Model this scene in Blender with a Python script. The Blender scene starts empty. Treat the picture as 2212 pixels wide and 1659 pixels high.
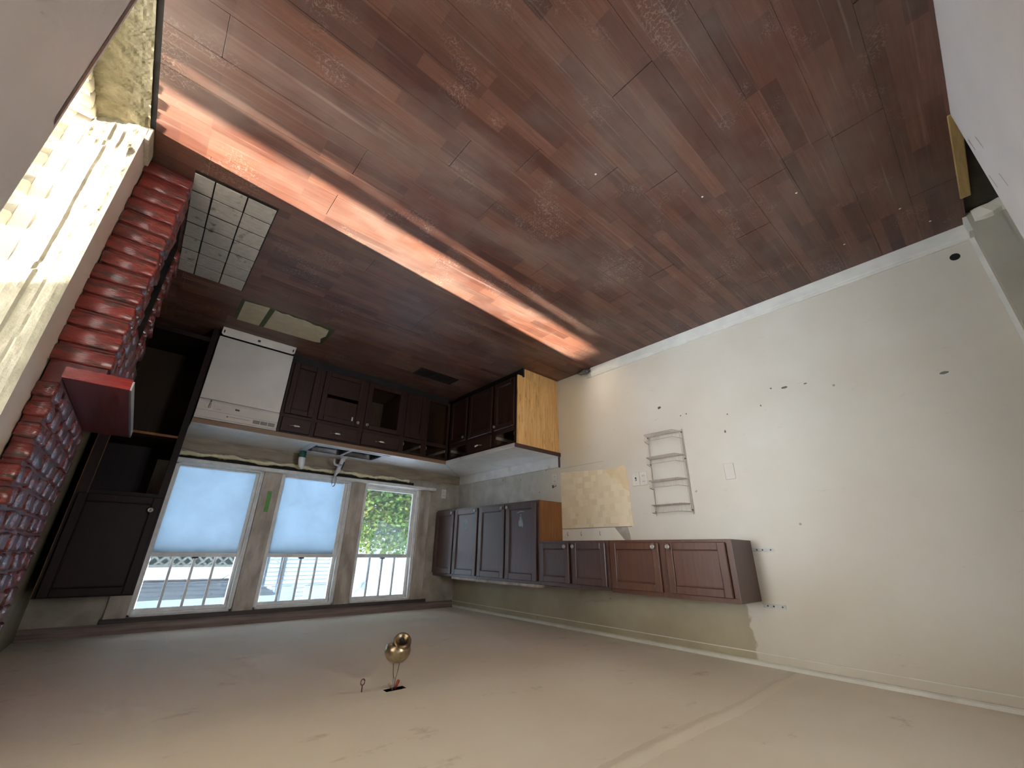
import bpy, bmesh, math, random
from mathutils import Vector, Matrix
random.seed(7)
scn = bpy.context.scene
COL = scn.collection

# ------------------------------------------------------------------ camera
yaw, pit, rol = [math.radians(a) for a in (-40.8516, -22.4058, 0.9578)]
fwd = Vector((math.sin(yaw) * math.cos(pit), math.cos(yaw) * math.cos(pit), math.sin(pit)))
rt = Vector((math.cos(yaw), -math.sin(yaw), 0))
up = rt.cross(fwd)
RT = math.cos(rol) * rt + math.sin(rol) * up
UP = -math.sin(rol) * rt + math.cos(rol) * up
cam_d = bpy.data.cameras.new('camera')
cam_d.sensor_width = 36
cam_d.lens = 879.28 / 2212 * 36
cam_d.clip_start = 0.02
cam = bpy.data.objects.new('camera', cam_d)
COL.objects.link(cam)
# the phone was held upside down: the camera is rolled by 180 degrees
mw = Matrix.Identity(4)
for i in range(3):
    mw[i][0], mw[i][1], mw[i][2] = -RT[i], -UP[i], -fwd[i]
mw[0][3], mw[1][3], mw[2][3] = 3.22, -4.79, 1.82
cam.matrix_world = mw
scn.camera = cam

# ------------------------------------------------------------------ sky, sun, exposure
SKY_STRENGTH = 5.5
SUN_STRENGTH = 12.0
EXPOSURE = 2.68
w = bpy.data.worlds.new('sky')
scn.world = w
w.use_nodes = True
bg = w.node_tree.nodes['Background']
bg.inputs[0].default_value = (0.78, 0.88, 1.0, 1)
bg.inputs[1].default_value = SKY_STRENGTH
sd = bpy.data.lights.new('sun', 'SUN')
sd.energy = SUN_STRENGTH
sd.angle = math.radians(0.7)
sd.color = (1.0, 0.89, 0.75)
sun = bpy.data.objects.new('sun', sd)
COL.objects.link(sun)
sun.rotation_euler = Vector((-1, 0.086, -0.264)).to_track_quat('-Z', 'Y').to_euler()
sun.location = (12, -4, 4)
scn.view_settings.view_transform = 'Standard'
scn.view_settings.look = 'None'
scn.view_settings.exposure = EXPOSURE
scn.view_settings.gamma = 1
scn.view_settings.use_curve_mapping = False
scn.cycles.use_denoising = True
scn.cycles.max_bounces = 7
scn.cycles.diffuse_bounces = 5
scn.cycles.glossy_bounces = 3
scn.cycles.transmission_bounces = 4
scn.cycles.transparent_max_bounces = 8
scn.cycles.use_adaptive_sampling = True
scn.cycles.adaptive_threshold = 0.06
scn.cycles.adaptive_min_samples = 16
scn.cycles.sample_clamp_indirect = 8


def portal(name, loc, direction, sx, sy):
    d = bpy.data.lights.new(name, 'AREA')
    d.shape = 'RECTANGLE'
    d.size, d.size_y = sx, sy
    d.cycles.is_portal = True
    o = bpy.data.objects.new(name, d)
    COL.objects.link(o)
    o.location = loc
    o.rotation_euler = Vector(direction).to_track_quat('-Z', 'Z').to_euler()


# ------------------------------------------------------------------ materials
class N:
    def __init__(s, name):
        s.m = bpy.data.materials.new(name)
        s.m.use_nodes = True
        s.t = s.m.node_tree
        s.b = s.t.nodes['Principled BSDF']
        s.out = s.t.nodes['Material Output']

    def n(s, typ, **k):
        x = s.t.nodes.new(typ)
        for a, v in k.items():
            setattr(x, a, v)
        return x

    def l(s, a, b):
        s.t.links.new(a, b)

    def pos(s, world=True, scale=(1, 1, 1), rot=(0, 0, 0)):
        if world:
            o = s.n('ShaderNodeNewGeometry').outputs['Position']
        else:
            o = s.n('ShaderNodeTexCoord').outputs['Object']
        mp = s.n('ShaderNodeMapping')
        mp.inputs['Scale'].default_value = scale
        mp.inputs['Rotation'].default_value = rot
        s.l(o, mp.inputs['Vector'])
        return mp.outputs[0]

    def noise(s, vec, scale, detail=3, rough=.55):
        x = s.n('ShaderNodeTexNoise')
        x.inputs['Scale'].default_value = scale
        x.inputs['Detail'].default_value = detail
        x.inputs['Roughness'].default_value = rough
        s.l(vec, x.inputs['Vector'])
        return x.outputs['Fac']

    def ramp(s, fac, a, b, c0=(0, 0, 0), c1=(1, 1, 1)):
        x = s.n('ShaderNodeValToRGB')
        x.color_ramp.elements[0].position = a
        x.color_ramp.elements[1].position = b
        x.color_ramp.elements[0].color = (*c0, 1)
        x.color_ramp.elements[1].color = (*c1, 1)
        s.l(fac, x.inputs[0])
        return x.outputs[0]

    def mix(s, fac, a, b, mode='MIX'):
        x = s.n('ShaderNodeMix', data_type='RGBA', blend_type=mode)
        for sock, v in ((x.inputs[0], fac), (x.inputs[6], a), (x.inputs[7], b)):
            if hasattr(v, 'is_linked'):
                s.l(v, sock)
            elif isinstance(v, (int, float)):
                sock.default_value = v
            else:
                sock.default_value = (*v, 1)
        return x.outputs[2]

    def math(s, op, a, b=None, clamp=False):
        x = s.n('ShaderNodeMath', operation=op, use_clamp=clamp)
        for i, v in enumerate((a, b)):
            if v is None:
                continue
            if hasattr(v, 'is_linked'):
                s.l(v, x.inputs[i])
            else:
                x.inputs[i].default_value = v
        return x.outputs[0]

    def bump(s, h, strength=.3, dist=.01):
        x = s.n('ShaderNodeBump')
        x.inputs['Strength'].default_value = strength
        x.inputs['Distance'].default_value = dist
        s.l(h, x.inputs['Height'])
        s.l(x.outputs[0], s.b.inputs['Normal'])

    def col(s, c):
        if hasattr(c, 'is_linked'):
            s.l(c, s.b.inputs['Base Color'])
        else:
            s.b.inputs['Base Color'].default_value = (*c, 1)

    def rough(s, r):
        if hasattr(r, 'is_linked'):
            s.l(r, s.b.inputs['Roughness'])
        else:
            s.b.inputs['Roughness'].default_value = r

    def range(s, coord, lo, hi, soft):
        """1 inside lo..hi with soft borders"""
        a = s.math('DIVIDE', s.math('SUBTRACT', coord, lo), soft, True)
        b = s.math('DIVIDE', s.math('SUBTRACT', hi, coord), soft, True)
        return s.math('MULTIPLY', a, b)


def mottled(name, c1, c2, scale=6, rough=.6, bump=0, bscale=60, metal=0, stretch=(1, 1, 1), world=True, spec=.5, lo=.35, hi=.65):
    m = N(name)
    v = m.pos(world, stretch)
    m.col(m.mix(m.ramp(m.noise(v, scale), lo, hi), c1, c2))
    m.rough(rough)
    m.b.inputs['Metallic'].default_value = metal
    m.b.inputs['Specular IOR Level'].default_value = spec
    if bump:
        m.bump(m.noise(v, bscale, 3), bump)
    return m.m


def wood(name, c1, c2, axis='z', rough=.34, spec=.5, scale=1.0, world=False):
    m = N(name)
    st = {'z': (30, 30, 1.6), 'h': (1.6, 1.6, 40), 'x': (1.6, 40, 40), 'y': (40, 1.6, 40)}[axis]
    v = m.pos(world, tuple(a * scale for a in st))
    g = m.noise(v, 1.6, 4, .7)
    big = m.noise(m.pos(world, (1, 1, 1)), 3.0, 1)
    c = m.mix(m.ramp(g, .33, .67), c1, c2)
    c = m.mix(m.math('MULTIPLY', big, .45), c, tuple(a * .55 for a in c1))
    m.col(c)
    m.rough(m.ramp(g, .2, .8, (rough - .07,) * 3, (rough + .12,) * 3))
    m.b.inputs['Specular IOR Level'].default_value = spec
    m.bump(g, .12, .004)
    return m.m


MAT = {}
DK1, DK2 = (.050, .019, .012), (.085, .034, .020)
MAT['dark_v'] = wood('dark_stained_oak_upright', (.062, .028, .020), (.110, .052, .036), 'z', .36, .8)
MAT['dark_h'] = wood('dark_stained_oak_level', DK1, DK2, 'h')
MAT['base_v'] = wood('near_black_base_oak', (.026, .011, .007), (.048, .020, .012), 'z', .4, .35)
MAT['base_h'] = wood('near_black_drawer_oak', (.030, .012, .007), (.055, .023, .013), 'h', .4, .35)
MAT['tall_inside'] = wood('dark_brown_inside', (.035, .020, .010), (.055, .032, .016), 'z', .6, .2)
MAT['warm_v'] = wood('warm_stained_oak_upright', (.085, .032, .016), (.15, .06, .028), 'z', .4)
MAT['inside'] = wood('cabinet_inside_board', (.075, .040, .019), (.12, .066, .033), 'z', .6, .3)
def golden_mat():
    m = N('golden_plywood_with_stains')
    v = m.pos(True, (22, 22, 1.3))
    g = m.noise(v, 1.6, 8, .65)
    c = m.mix(m.ramp(g, .33, .67), (.64, .34, .11), (.86, .54, .21))
    drip = m.ramp(m.noise(m.pos(True, (34, 34, 3.2)), 1.5, 5, .7), .53, .63)
    area = m.ramp(m.noise(m.pos(True, (4, 4, 2.2)), 1.3, 3), .40, .56)
    c = m.mix(m.math('MULTIPLY', m.math('MULTIPLY', drip, area), .55), c, (.16, .07, .025))
    m.col(c)
    m.rough(.5)
    m.b.inputs['Specular IOR Level'].default_value = .35
    return m.m


MAT['golden'] = golden_mat()
MAT['golden_dk'] = wood('golden_plywood_stained', (.20, .072, .018), (.30, .125, .035), 'z', .5, .35)
MAT['kick'] = mottled('black_toe_board', (.008, .006, .005), (.016, .012, .01), 10, .7)
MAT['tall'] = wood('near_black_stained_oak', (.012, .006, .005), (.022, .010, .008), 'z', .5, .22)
MAT['white_app'] = mottled('white_enamel', (.66, .62, .58), (.72, .68, .63), 5, .22, world=False)
MAT['white_app2'] = mottled('white_appliance_plastic', (.62, .57, .51), (.68, .63, .57), 5, .3, world=False)
MAT['grey_btn'] = mottled('grey_button', (.2, .19, .17), (.24, .22, .2), 5, .4)
MAT['black'] = mottled('black_plastic', (.01, .01, .01), (.02, .02, .02), 10, .5)
MAT['chrome'] = mottled('worn_chrome', (.6, .6, .62), (.75, .75, .76), 20, .16, metal=1)
MAT['steel'] = mottled('brushed_steel', (.13, .13, .135), (.18, .18, .185), 20, .3, metal=1, stretch=(1, 8, 1))
MAT['rim_sheen'] = mottled('steel_rim_with_sheen', (.66, .69, .74), (.74, .77, .82), 20, .28, metal=.25)  # window sheen put into the pale blue rim colour
MAT['brass'] = mottled('tarnished_brass', (.36, .29, .18), (.56, .48, .34), 25, .32, metal=1, world=False)
MAT['brass_dk'] = mottled('dark_brass', (.17, .13, .085), (.38, .30, .20), 30, .35, metal=1, world=False)
MAT['runner'] = mottled('dusty_drawer_runner', (.20, .16, .12), (.28, .23, .17), 20, .6)
MAT['pewter'] = mottled('tarnished_pewter', (.34, .31, .28), (.5, .47, .43), 60, .3, metal=1, world=False)
MAT['porcelain'] = mottled('white_porcelain', (.75, .73, .7), (.8, .78, .74), 5, .2)
MAT['plate'] = mottled('almond_plate_plastic', (.62, .58, .50), (.68, .63, .55), 8, .45)
MAT['painted_plate'] = mottled('wall_painted_plate', (.56, .51, .43), (.60, .55, .46), 8, .5)
MAT['wire'] = mottled('beige_coated_wire', (.40, .34, .28), (.46, .39, .33), 30, .5)
MAT['foam'] = mottled('cured_spray_foam', (.72, .62, .36), (.82, .74, .50), 30, .8, .4, 80)
MAT['gap'] = mottled('dark_gap', (.010, .008, .007), (.02, .016, .013), 20, .9)
MAT['grn_tape'] = mottled('green_masking_tape', (.10, .30, .05), (.13, .36, .07), 20, .6)
MAT['olive_tape'] = mottled('dull_green_tape', (.045, .062, .022), (.065, .085, .032), 20, .6)
MAT['paper'] = mottled('cream_paper', (.50, .44, .30), (.58, .52, .37), 14, .75, .15, 40)
MAT['mantel'] = wood('red_brown_gloss_board', (.10, .012, .016), (.17, .022, .024), 'y', .38, 1.0)
MAT['mantel_red'] = wood('bright_red_edge', (.26, .018, .014), (.36, .03, .02), 'x', .25, .5)
MAT['edge_glint'] = mottled('painted_edge_glint', (.82, .84, .87), (.88, .9, .93), 10, .3, metal=.85)  # bright tone stands in for window light on the mantel edge
MAT['edge_highlight'] = mottled('painted_white_highlight', (.75, .75, .74), (.82, .82, .8), 10, .3)  # white of the highlight painted on the worktop edge
MAT['soot'] = mottled('soot', (.006, .005, .005), (.02, .017, .015), 12, .9)
MAT['rope'] = mottled('grey_dust_lump', (.09, .085, .075), (.2, .19, .17), 40, .9, .5, 60)
MAT['white_trim'] = mottled('aged_white_trim', (.62, .60, .54), (.70, .68, .61), 8, .45, .05, 50)
MAT['drywall_edge'] = mottled('smooth_white_plaster', (.70, .66, .62), (.74, .70, .66), 4, .6)
MAT['brown_trim'] = mottled('brown_grey_trim', (.16, .11, .09), (.26, .19, .16), 5, .55, stretch=(.6, 4, 14))
MAT['dk_trim'] = mottled('dark_brown_trim', (.035, .024, .02), (.07, .05, .04), 5, .6, stretch=(.6, 4, 14))
MAT['sash'] = mottled('dirty_white_sash_paint', (.66, .64, .60), (.80, .78, .74), 14, .42, .08, 40)
MAT['casing'] = mottled('stained_bare_casing', (.30, .245, .19), (.50, .43, .35), 4, .5, .08, 60, stretch=(3, 3, 1))
MAT['mortar_red'] = mottled('red_painted_mortar', (.10, .010, .008), (.16, .016, .012), 18, .45, .25, 50)
MAT['yellow'] = mottled('raw_yellow_wood', (.42, .29, .10), (.52, .37, .15), 9, .7, .1, 40, stretch=(1, 8, 8))
MAT['pale_wood'] = mottled('pale_end_grain', (.45, .40, .30), (.6, .54, .42), 9, .7, .2, 60, stretch=(10, 10, 1))
MAT['sunfloor'] = mottled('rough_mortar_bed', (.15, .125, .065), (.25, .215, .13), 16, .75, .5, 40)
MAT['hall_floor'] = mottled('dull_olive_subfloor', (.035, .031, .022), (.06, .052, .038), 7, .8, .2, 30)
MAT['hall_wall'] = mottled('beige_hall_plaster', (.40, .36, .28), (.46, .42, .33), 4, .7, .1, 40)
MAT['cream_brick'] = mottled('cream_painted_brick', (.62, .57, .45), (.74, .69, .56), 12, .6, .3, 50)
MAT['cream_mortar'] = mottled('grey_cream_mortar', (.30, .28, .22), (.42, .39, .31), 20, .8, .3, 60)
MAT['plaster_rough'] = mottled('rough_cream_plaster', (.25, .23, .17), (.34, .31, .235), 9, .5, .3, 45)
MAT['white_room'] = mottled('white_porch_paint', (.80, .78, .74), (.84, .82, .78), 3, .7)
MAT['wirecap_red'] = mottled('red_wire_nut', (.32, .03, .02), (.4, .05, .03), 20, .4)
MAT['wirecap_tan'] = mottled('tan_wire_nut', (.40, .32, .22), (.46, .38, .27), 20, .4)
MAT['eye'] = mottled('rusty_screw_eye', (.16, .09, .085), (.22, .13, .12), 40, .45, metal=.6)
MAT['soap_g'] = mottled('dark_green_plastic', (.015, .09, .05), (.02, .12, .07), 10, .35)
MAT['soap_w'] = mottled('white_plastic', (.75, .75, .76), (.8, .8, .8), 10, .3)
MAT['faucet'] = mottled('pale_grey_plastic', (.56, .55, .57), (.64, .62, .64), 10, .25)
MAT['decal'] = mottled('faded_sticker', (.16, .21, .21), (.30, .36, .35), 60, .5, world=False)
MAT['galv'] = mottled('galvanised_strap', (.42, .41, .38), (.52, .51, .48), 30, .5, metal=.2)
# outdoors
MAT['ground'] = mottled('bare_yard_ground', (.20, .18, .14), (.30, .27, .21), 2, .9)
MAT['siding'] = mottled('pale_blue_siding', (.50, .56, .64), (.56, .62, .70), 3, .6)
MAT['lattice'] = mottled('weathered_white_lattice', (.55, .57, .50), (.62, .63, .55), 6, .7)
MAT['lat_back'] = mottled('grey_green_fence_board', (.10, .125, .12), (.14, .165, .15), 6, .8)
MAT['soffit'] = mottled('blue_grey_porch_boards', (.40, .48, .60), (.46, .54, .66), 2, .6)
MAT['fascia'] = mottled('brown_fascia', (.22, .17, .16), (.28, .21, .19), 3, .6)
MAT['post'] = mottled('dark_blue_grey_post', (.10, .14, .17), (.15, .19, .22), 6, .6)
MAT['white_wall_out'] = mottled('sunlit_white_stucco', (.80, .82, .84), (.86, .88, .9), 2, .7)
MAT['bark'] = mottled('shrub_bark', (.05, .035, .02), (.09, .06, .04), 12, .9)


def leaf_mat():
    m = N('shrub_leaf')
    r = m.n('ShaderNodeNewGeometry')
    v = m.pos(True, (1, 1, 1))
    n1 = m.ramp(m.noise(v, 5.0, 3), .40, .62)
    c = m.mix(n1, (.10, .22, .03), (.40, .34, .08))
    c2 = m.mix(m.ramp(r.outputs['Random Per Island'], .1, .9), c, (.18, .32, .05))
    m.col(c2)
    m.rough(.5)
    tr = m.n('ShaderNodeBsdfTranslucent')
    m.l(c2, tr.inputs[0])
    ms = m.n('ShaderNodeMixShader')
    ms.inputs[0].default_value = .35
    m.l(m.b.outputs[0], ms.inputs[1])
    m.l(tr.outputs[0], ms.inputs[2])
    m.l(ms.outputs[0], m.out.inputs[0])
    return m.m


MAT['leaf'] = leaf_mat()


def film_mat(name, col, tfac, clear):
    """cloudy plastic sheet: translucent with a glossy skin"""
    m = N(name)
    v = m.pos(True, (1, 1, 1), (0, 0, .5))
    tr = m.n('ShaderNodeBsdfTranslucent')
    cl = m.mix(m.ramp(m.noise(v, 3.5, 3), .4, .62), col, tuple(min(1, a * 1.14) for a in col))
    m.l(cl, tr.inputs[0])
    tp = m.n('ShaderNodeBsdfTransparent')
    gl = m.n('ShaderNodeBsdfGlossy')
    gl.inputs['Roughness'].default_value = .35
    a = m.n('ShaderNodeMixShader')
    a.inputs[0].default_value = clear
    m.l(tr.outputs[0], a.inputs[1])
    m.l(tp.outputs[0], a.inputs[2])
    b = m.n('ShaderNodeMixShader')
    b.inputs[0].default_value = tfac
    m.l(a.outputs[0], b.inputs[1])
    m.l(gl.outputs[0], b.inputs[2])
    m.l(b.outputs[0], m.out.inputs[0])
    return m.m


MAT['film'] = film_mat('cloudy_plastic_film', (.30, .385, .46), .02, .0)
MAT['film_clear'] = film_mat('clear_plastic_film', (.30, .34, .38), .10, .80)


def glass_mat():
    m = N('dimmed_dusty_glass')
    tp = m.n('ShaderNodeBsdfTransparent')
    tp.inputs[0].default_value = (.34, .36, .38, 1)  # tint set dark to dim the bright outdoors
    gl = m.n('ShaderNodeBsdfGlossy')
    gl.inputs['Roughness'].default_value = .03
    df = m.n('ShaderNodeBsdfTranslucent')
    df.inputs[0].default_value = (.10, .12, .14, 1)
    a = m.n('ShaderNodeMixShader')
    a.inputs[0].default_value = .08
    m.l(tp.outputs[0], a.inputs[1])
    m.l(gl.outputs[0], a.inputs[2])
    b = m.n('ShaderNodeMixShader')
    b.inputs[0].default_value = .05
    m.l(a.outputs[0], b.inputs[1])
    m.l(df.outputs[0], b.inputs[2])
    m.l(b.outputs[0], m.out.inputs[0])
    return m.m


MAT['glass'] = glass_mat()


def brick_mat():
    m = N('gloss_red_painted_brick')
    v = m.pos(False, (3, 3, 12))
    oi = m.n('ShaderNodeObjectInfo')
    n1 = m.noise(m.pos(True, (1, 1, 1)), 9, 5)
    c = m.mix(m.ramp(n1, .35, .65), (.20, .016, .012), (.36, .035, .024))
    c = m.mix(m.math('MULTIPLY', oi.outputs['Random'], .6), c, (.14, .012, .010))
    # bare dark clay where paint is thin, also painting in the unlit brick tops
    n2 = m.noise(m.pos(True, (3, 3, 9)), 4.2, 4)
    c = m.mix(m.ramp(n2, .52, .62), c, (.075, .02, .014))
    m.col(c)
    m.rough(m.ramp(n1, .2, .8, (.25, .25, .25), (.45, .45, .45)))
    m.b.inputs['Coat Weight'].default_value = .7
    m.b.inputs['Coat Roughness'].default_value = .27
    m.b.inputs['Coat IOR'].default_value = 1.8
    m.bump(m.noise(v, 14, 3), .8, .014)
    return m.m


MAT['brick'] = brick_mat()


def tile_mat():
    m = N('dusty_hearth_tile')
    v = m.pos(True)
    oi = m.n('ShaderNodeObjectInfo')
    c = m.mix(m.ramp(m.noise(m.pos(True, (4, 9, 1)), 6, 6), .3, .7), (.40, .37, .32), (.54, .50, .44))
    c = m.mix(m.math('MULTIPLY', oi.outputs['Random'], .25), c, (.34, .31, .27))
    c = m.mix(m.ramp(m.noise(v, 13, 5), .60, .72), c, (.10, .085, .075))
    m.col(c)
    m.rough(.55)
    return m.m


MAT['tile'] = tile_mat()


def counter_mat():
    m = N('grey_stone_laminate')
    v = m.pos(True)
    c = m.mix(m.ramp(m.noise(v, 9, 6), .35, .65), (.68, .65, .61), (.80, .77, .72))
    c = m.mix(m.ramp(m.noise(v, 3.1, 5), .60, .72), c, (.38, .32, .26))
    m.col(c)
    m.rough(.3)
    m.b.inputs['Coat Weight'].default_value = 1
    m.b.inputs['Coat Roughness'].default_value = .33
    m.b.inputs['Coat IOR'].default_value = 2.2
    return m.m


MAT['counter'] = counter_mat()
MAT['counter_edge'] = wood('brown_laminate_edge', (.22, .13, .07), (.30, .19, .11), 'h', .4, .5)
MAT['splash_brown'] = mottled('grimy_brown_backsplash', (.20, .15, .095), (.33, .26, .18), 4, .5, stretch=(1, 1, 4))


def floor_mat():
    m = N('worn_three_strip_laminate')
    geo = m.n('ShaderNodeNewGeometry')
    P = geo.outputs['Position']
    sp = m.n('ShaderNodeSeparateXYZ')
    m.l(P, sp.inputs[0])

    def bricks(width, off, c1, c2):
        mp = m.n('ShaderNodeMapping')
        mp.inputs['Location'].default_value = (off, .0, 0)
        m.l(P, mp.inputs[0])
        b = m.n('ShaderNodeTexBrick', offset=.37, offset_frequency=3)
        b.inputs['Scale'].default_value = 1
        b.inputs['Mortar Size'].default_value = 0
        b.inputs['Brick Width'].default_value = width
        b.inputs['Row Height'].default_value = .0633
        b.inputs['Color1'].default_value = (*c1, 1)
        b.inputs['Color2'].default_value = (*c2, 1)
        m.l(mp.outputs[0], b.inputs['Vector'])
        return b.outputs['Color']
    a = bricks(.43, 0, (.066, .024, .016), (.225, .096, .058))
    b = bricks(.31, .17, (.10, .045, .036), (.20, .085, .058))
    c = m.mix(.32, a, b)
    # grain
    g = m.noise(m.pos(True, (3, 55, 1)), 1.3, 4, .68)
    c = m.mix(m.ramp(g, .30, .72), m.mix(.45, c, (.035, .014, .010)), c)
    # grey dust film, drawn out along the boards
    dn = m.noise(m.pos(True, (.9, 1.7, 1)), 1.5, 4, .62)
    d = m.ramp(dn, .42, .70)
    c = m.mix(m.math('MULTIPLY', d, .62), c, (.20, .145, .118))
    # curly white shoe-sole and mop marks
    n1 = m.noise(m.pos(True), 52, 2, .4)
    ln = m.math('LESS_THAN', m.math('ABSOLUTE', m.math('SUBTRACT', n1, .5)), .022)
    mk = m.ramp(m.noise(m.pos(True, (1, 1.3, 1)), 2.3, 3, .6), .55, .63)
    mk2 = m.math('MULTIPLY', ln, mk)
    c = m.mix(m.math('MULTIPLY', mk2, .26), c, (.50, .40, .34))
    # brushed dry streaks
    st = m.ramp(m.noise(m.pos(True, (.8, 30, 1), (0, 0, .1)), 1.1, 3, .7), .60, .72)
    c = m.mix(m.math('MULTIPLY', st, .28), c, (.42, .32, .26))
    m.col(c)
    m.rough(m.ramp(d, 0, 1, (.42, .42, .42), (.58, .58, .58)))
    m.b.inputs['Specular IOR Level'].default_value = .45
    return m.m


MAT['floor'] = floor_mat()
MAT['subfloor'] = mottled('pale_chipboard_core', (.40, .34, .26), (.52, .45, .35), 30, .8)


def leftwall_mat():
    m = N('scuffed_cream_wall')
    sp = m.n('ShaderNodeSeparateXYZ')
    m.l(m.n('ShaderNodeNewGeometry').outputs['Position'], sp.inputs[0])
    Y, Z = sp.outputs[1], sp.outputs[2]
    v = m.pos(True)
    big = m.noise(v, 1.6, 4)
    c = m.mix(m.ramp(big, .35, .68), (.57, .51, .415), (.62, .575, .49))
    wob = m.math('MULTIPLY', m.math('SUBTRACT', m.noise(v, 7, 4), .5), .16)
    # bare old olive paint left above the wall cabinets
    yw = m.math('ADD', Y, wob)
    ol = m.math('MULTIPLY', m.range(yw, -3.53, 1.0, .015), m.range(Z, 2.02, 2.438, .006))
    c = m.mix(ol, c, m.mix(m.ramp(big, .4, .6), (.34, .29, .19), (.40, .35, .24)))
    # grimy band between worktop and wall cabinets
    gr = m.math('MULTIPLY', m.range(yw, -1.75, 1.0, .35), m.range(Z, .85, 1.75, .08))
    stain = m.ramp(m.noise(v, 6, 5), .35, .65, (.40, .38, .32), (.60, .58, .52))
    c = m.mix(m.math('MULTIPLY', gr, .85), c, stain)
    # warm glow from the sunlit floor, painted beside the counter end
    wall_glow = m.math('MULTIPLY', m.range(yw, -2.35, -1.8, .25), m.range(Z, -.1, 1.2, .3))
    c = m.mix(m.math('MULTIPLY', wall_glow, .55), c, (.64, .55, .36))
    # scuffs and specks
    sc = m.ramp(m.noise(m.pos(True, (1, 1, 3)), 5.5, 4, .7), .64, .73)
    c = m.mix(m.math('MULTIPLY', sc, .22), c, (.28, .24, .19))
    vo = m.n('ShaderNodeTexVoronoi')
    vo.inputs['Scale'].default_value = 5.0
    m.l(v, vo.inputs['Vector'])
    sk = m.math('LESS_THAN', vo.outputs['Distance'], .045)
    pk = m.math('GREATER_THAN', m.noise(v, 2.2, 2), .52)
    c = m.mix(m.math('MULTIPLY', m.math('MULTIPLY', sk, pk), .7), c, (.22, .17, .12))
    m.col(c)
    m.rough(.55)
    return m.m


MAT['wall_left'] = leftwall_mat()
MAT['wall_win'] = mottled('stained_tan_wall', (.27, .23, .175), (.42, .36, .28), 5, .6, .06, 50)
MAT['wall_grey'] = mottled('cool_white_wall', (.80, .78, .77), (.85, .83, .82), 3, .55, .08, 60)
MAT['wall_dark'] = mottled('dark_brown_wall', (.20, .17, .12), (.26, .22, .16), 4, .6)


def ceiling_mat():
    m = N('stained_cream_ceiling')
    v = m.pos(True)
    c = m.mix(m.ramp(m.noise(v, 1.1, 4), .35, .65), (.77, .69, .575), (.83, .77, .68))
    st = m.ramp(m.noise(m.pos(True, (1, 1.8, 1)), 3.4, 4, .7), .64, .75)
    c = m.mix(m.math('MULTIPLY', st, .45), c, (.36, .28, .17))
    m.col(c)
    m.rough(.7)
    m.bump(m.noise(v, 9, 3), .18, .01)
    return m.m


MAT['ceiling'] = ceiling_mat()


def wallpaper_mat():
    m = N('basketweave_wallpaper')
    mp = m.n('ShaderNodeMapping')
    mp.inputs['Rotation'].default_value = (0, math.radians(90), math.radians(90))
    sp = m.n('ShaderNodeSeparateXYZ')
    m.l(m.n('ShaderNodeNewGeometry').outputs['Position'], sp.inputs[0])
    cb = m.n('ShaderNodeCombineXYZ')
    m.l(sp.outputs[1], cb.inputs[0])
    m.l(sp.outputs[2], cb.inputs[1])
    ck = m.n('ShaderNodeTexBrick', offset=.5, offset_frequency=2)
    ck.inputs['Scale'].default_value = 1
    ck.inputs['Brick Width'].default_value = .056
    ck.inputs['Row Height'].default_value = .056
    ck.inputs['Mortar Size'].default_value = 0
    ck.inputs['Color1'].default_value = (.54, .41, .24, 1)
    ck.inputs['Color2'].default_value = (.80, .71, .53, 1)
    m.l(cb.outputs[0], ck.inputs['Vector'])
    c = m.mix(.62, ck.outputs['Color'], (.80, .67, .46))
    st = m.ramp(m.noise(m.pos(True), 8, 6, .7), .62, .72)
    c = m.mix(m.math('MULTIPLY', st, .4), c, (.36, .26, .14))
    m.col(c)
    m.rough(.6)
    return m.m


MAT['wallpaper'] = wallpaper_mat()
MAT['torn'] = mottled('torn_tan_backing', (.66, .51, .29), (.72, .58, .36), 9, .7)
MAT['bare'] = mottled('grey_shadow_and_scratch', (.30, .26, .20), (.42, .37, .30), 14, .8)  # tone of the painted shadow patch and the wall scratches
MAT['strip_white'] = mottled('cream_patch_strip', (.70, .64, .52), (.74, .68, .57), 7, .6)


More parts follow.
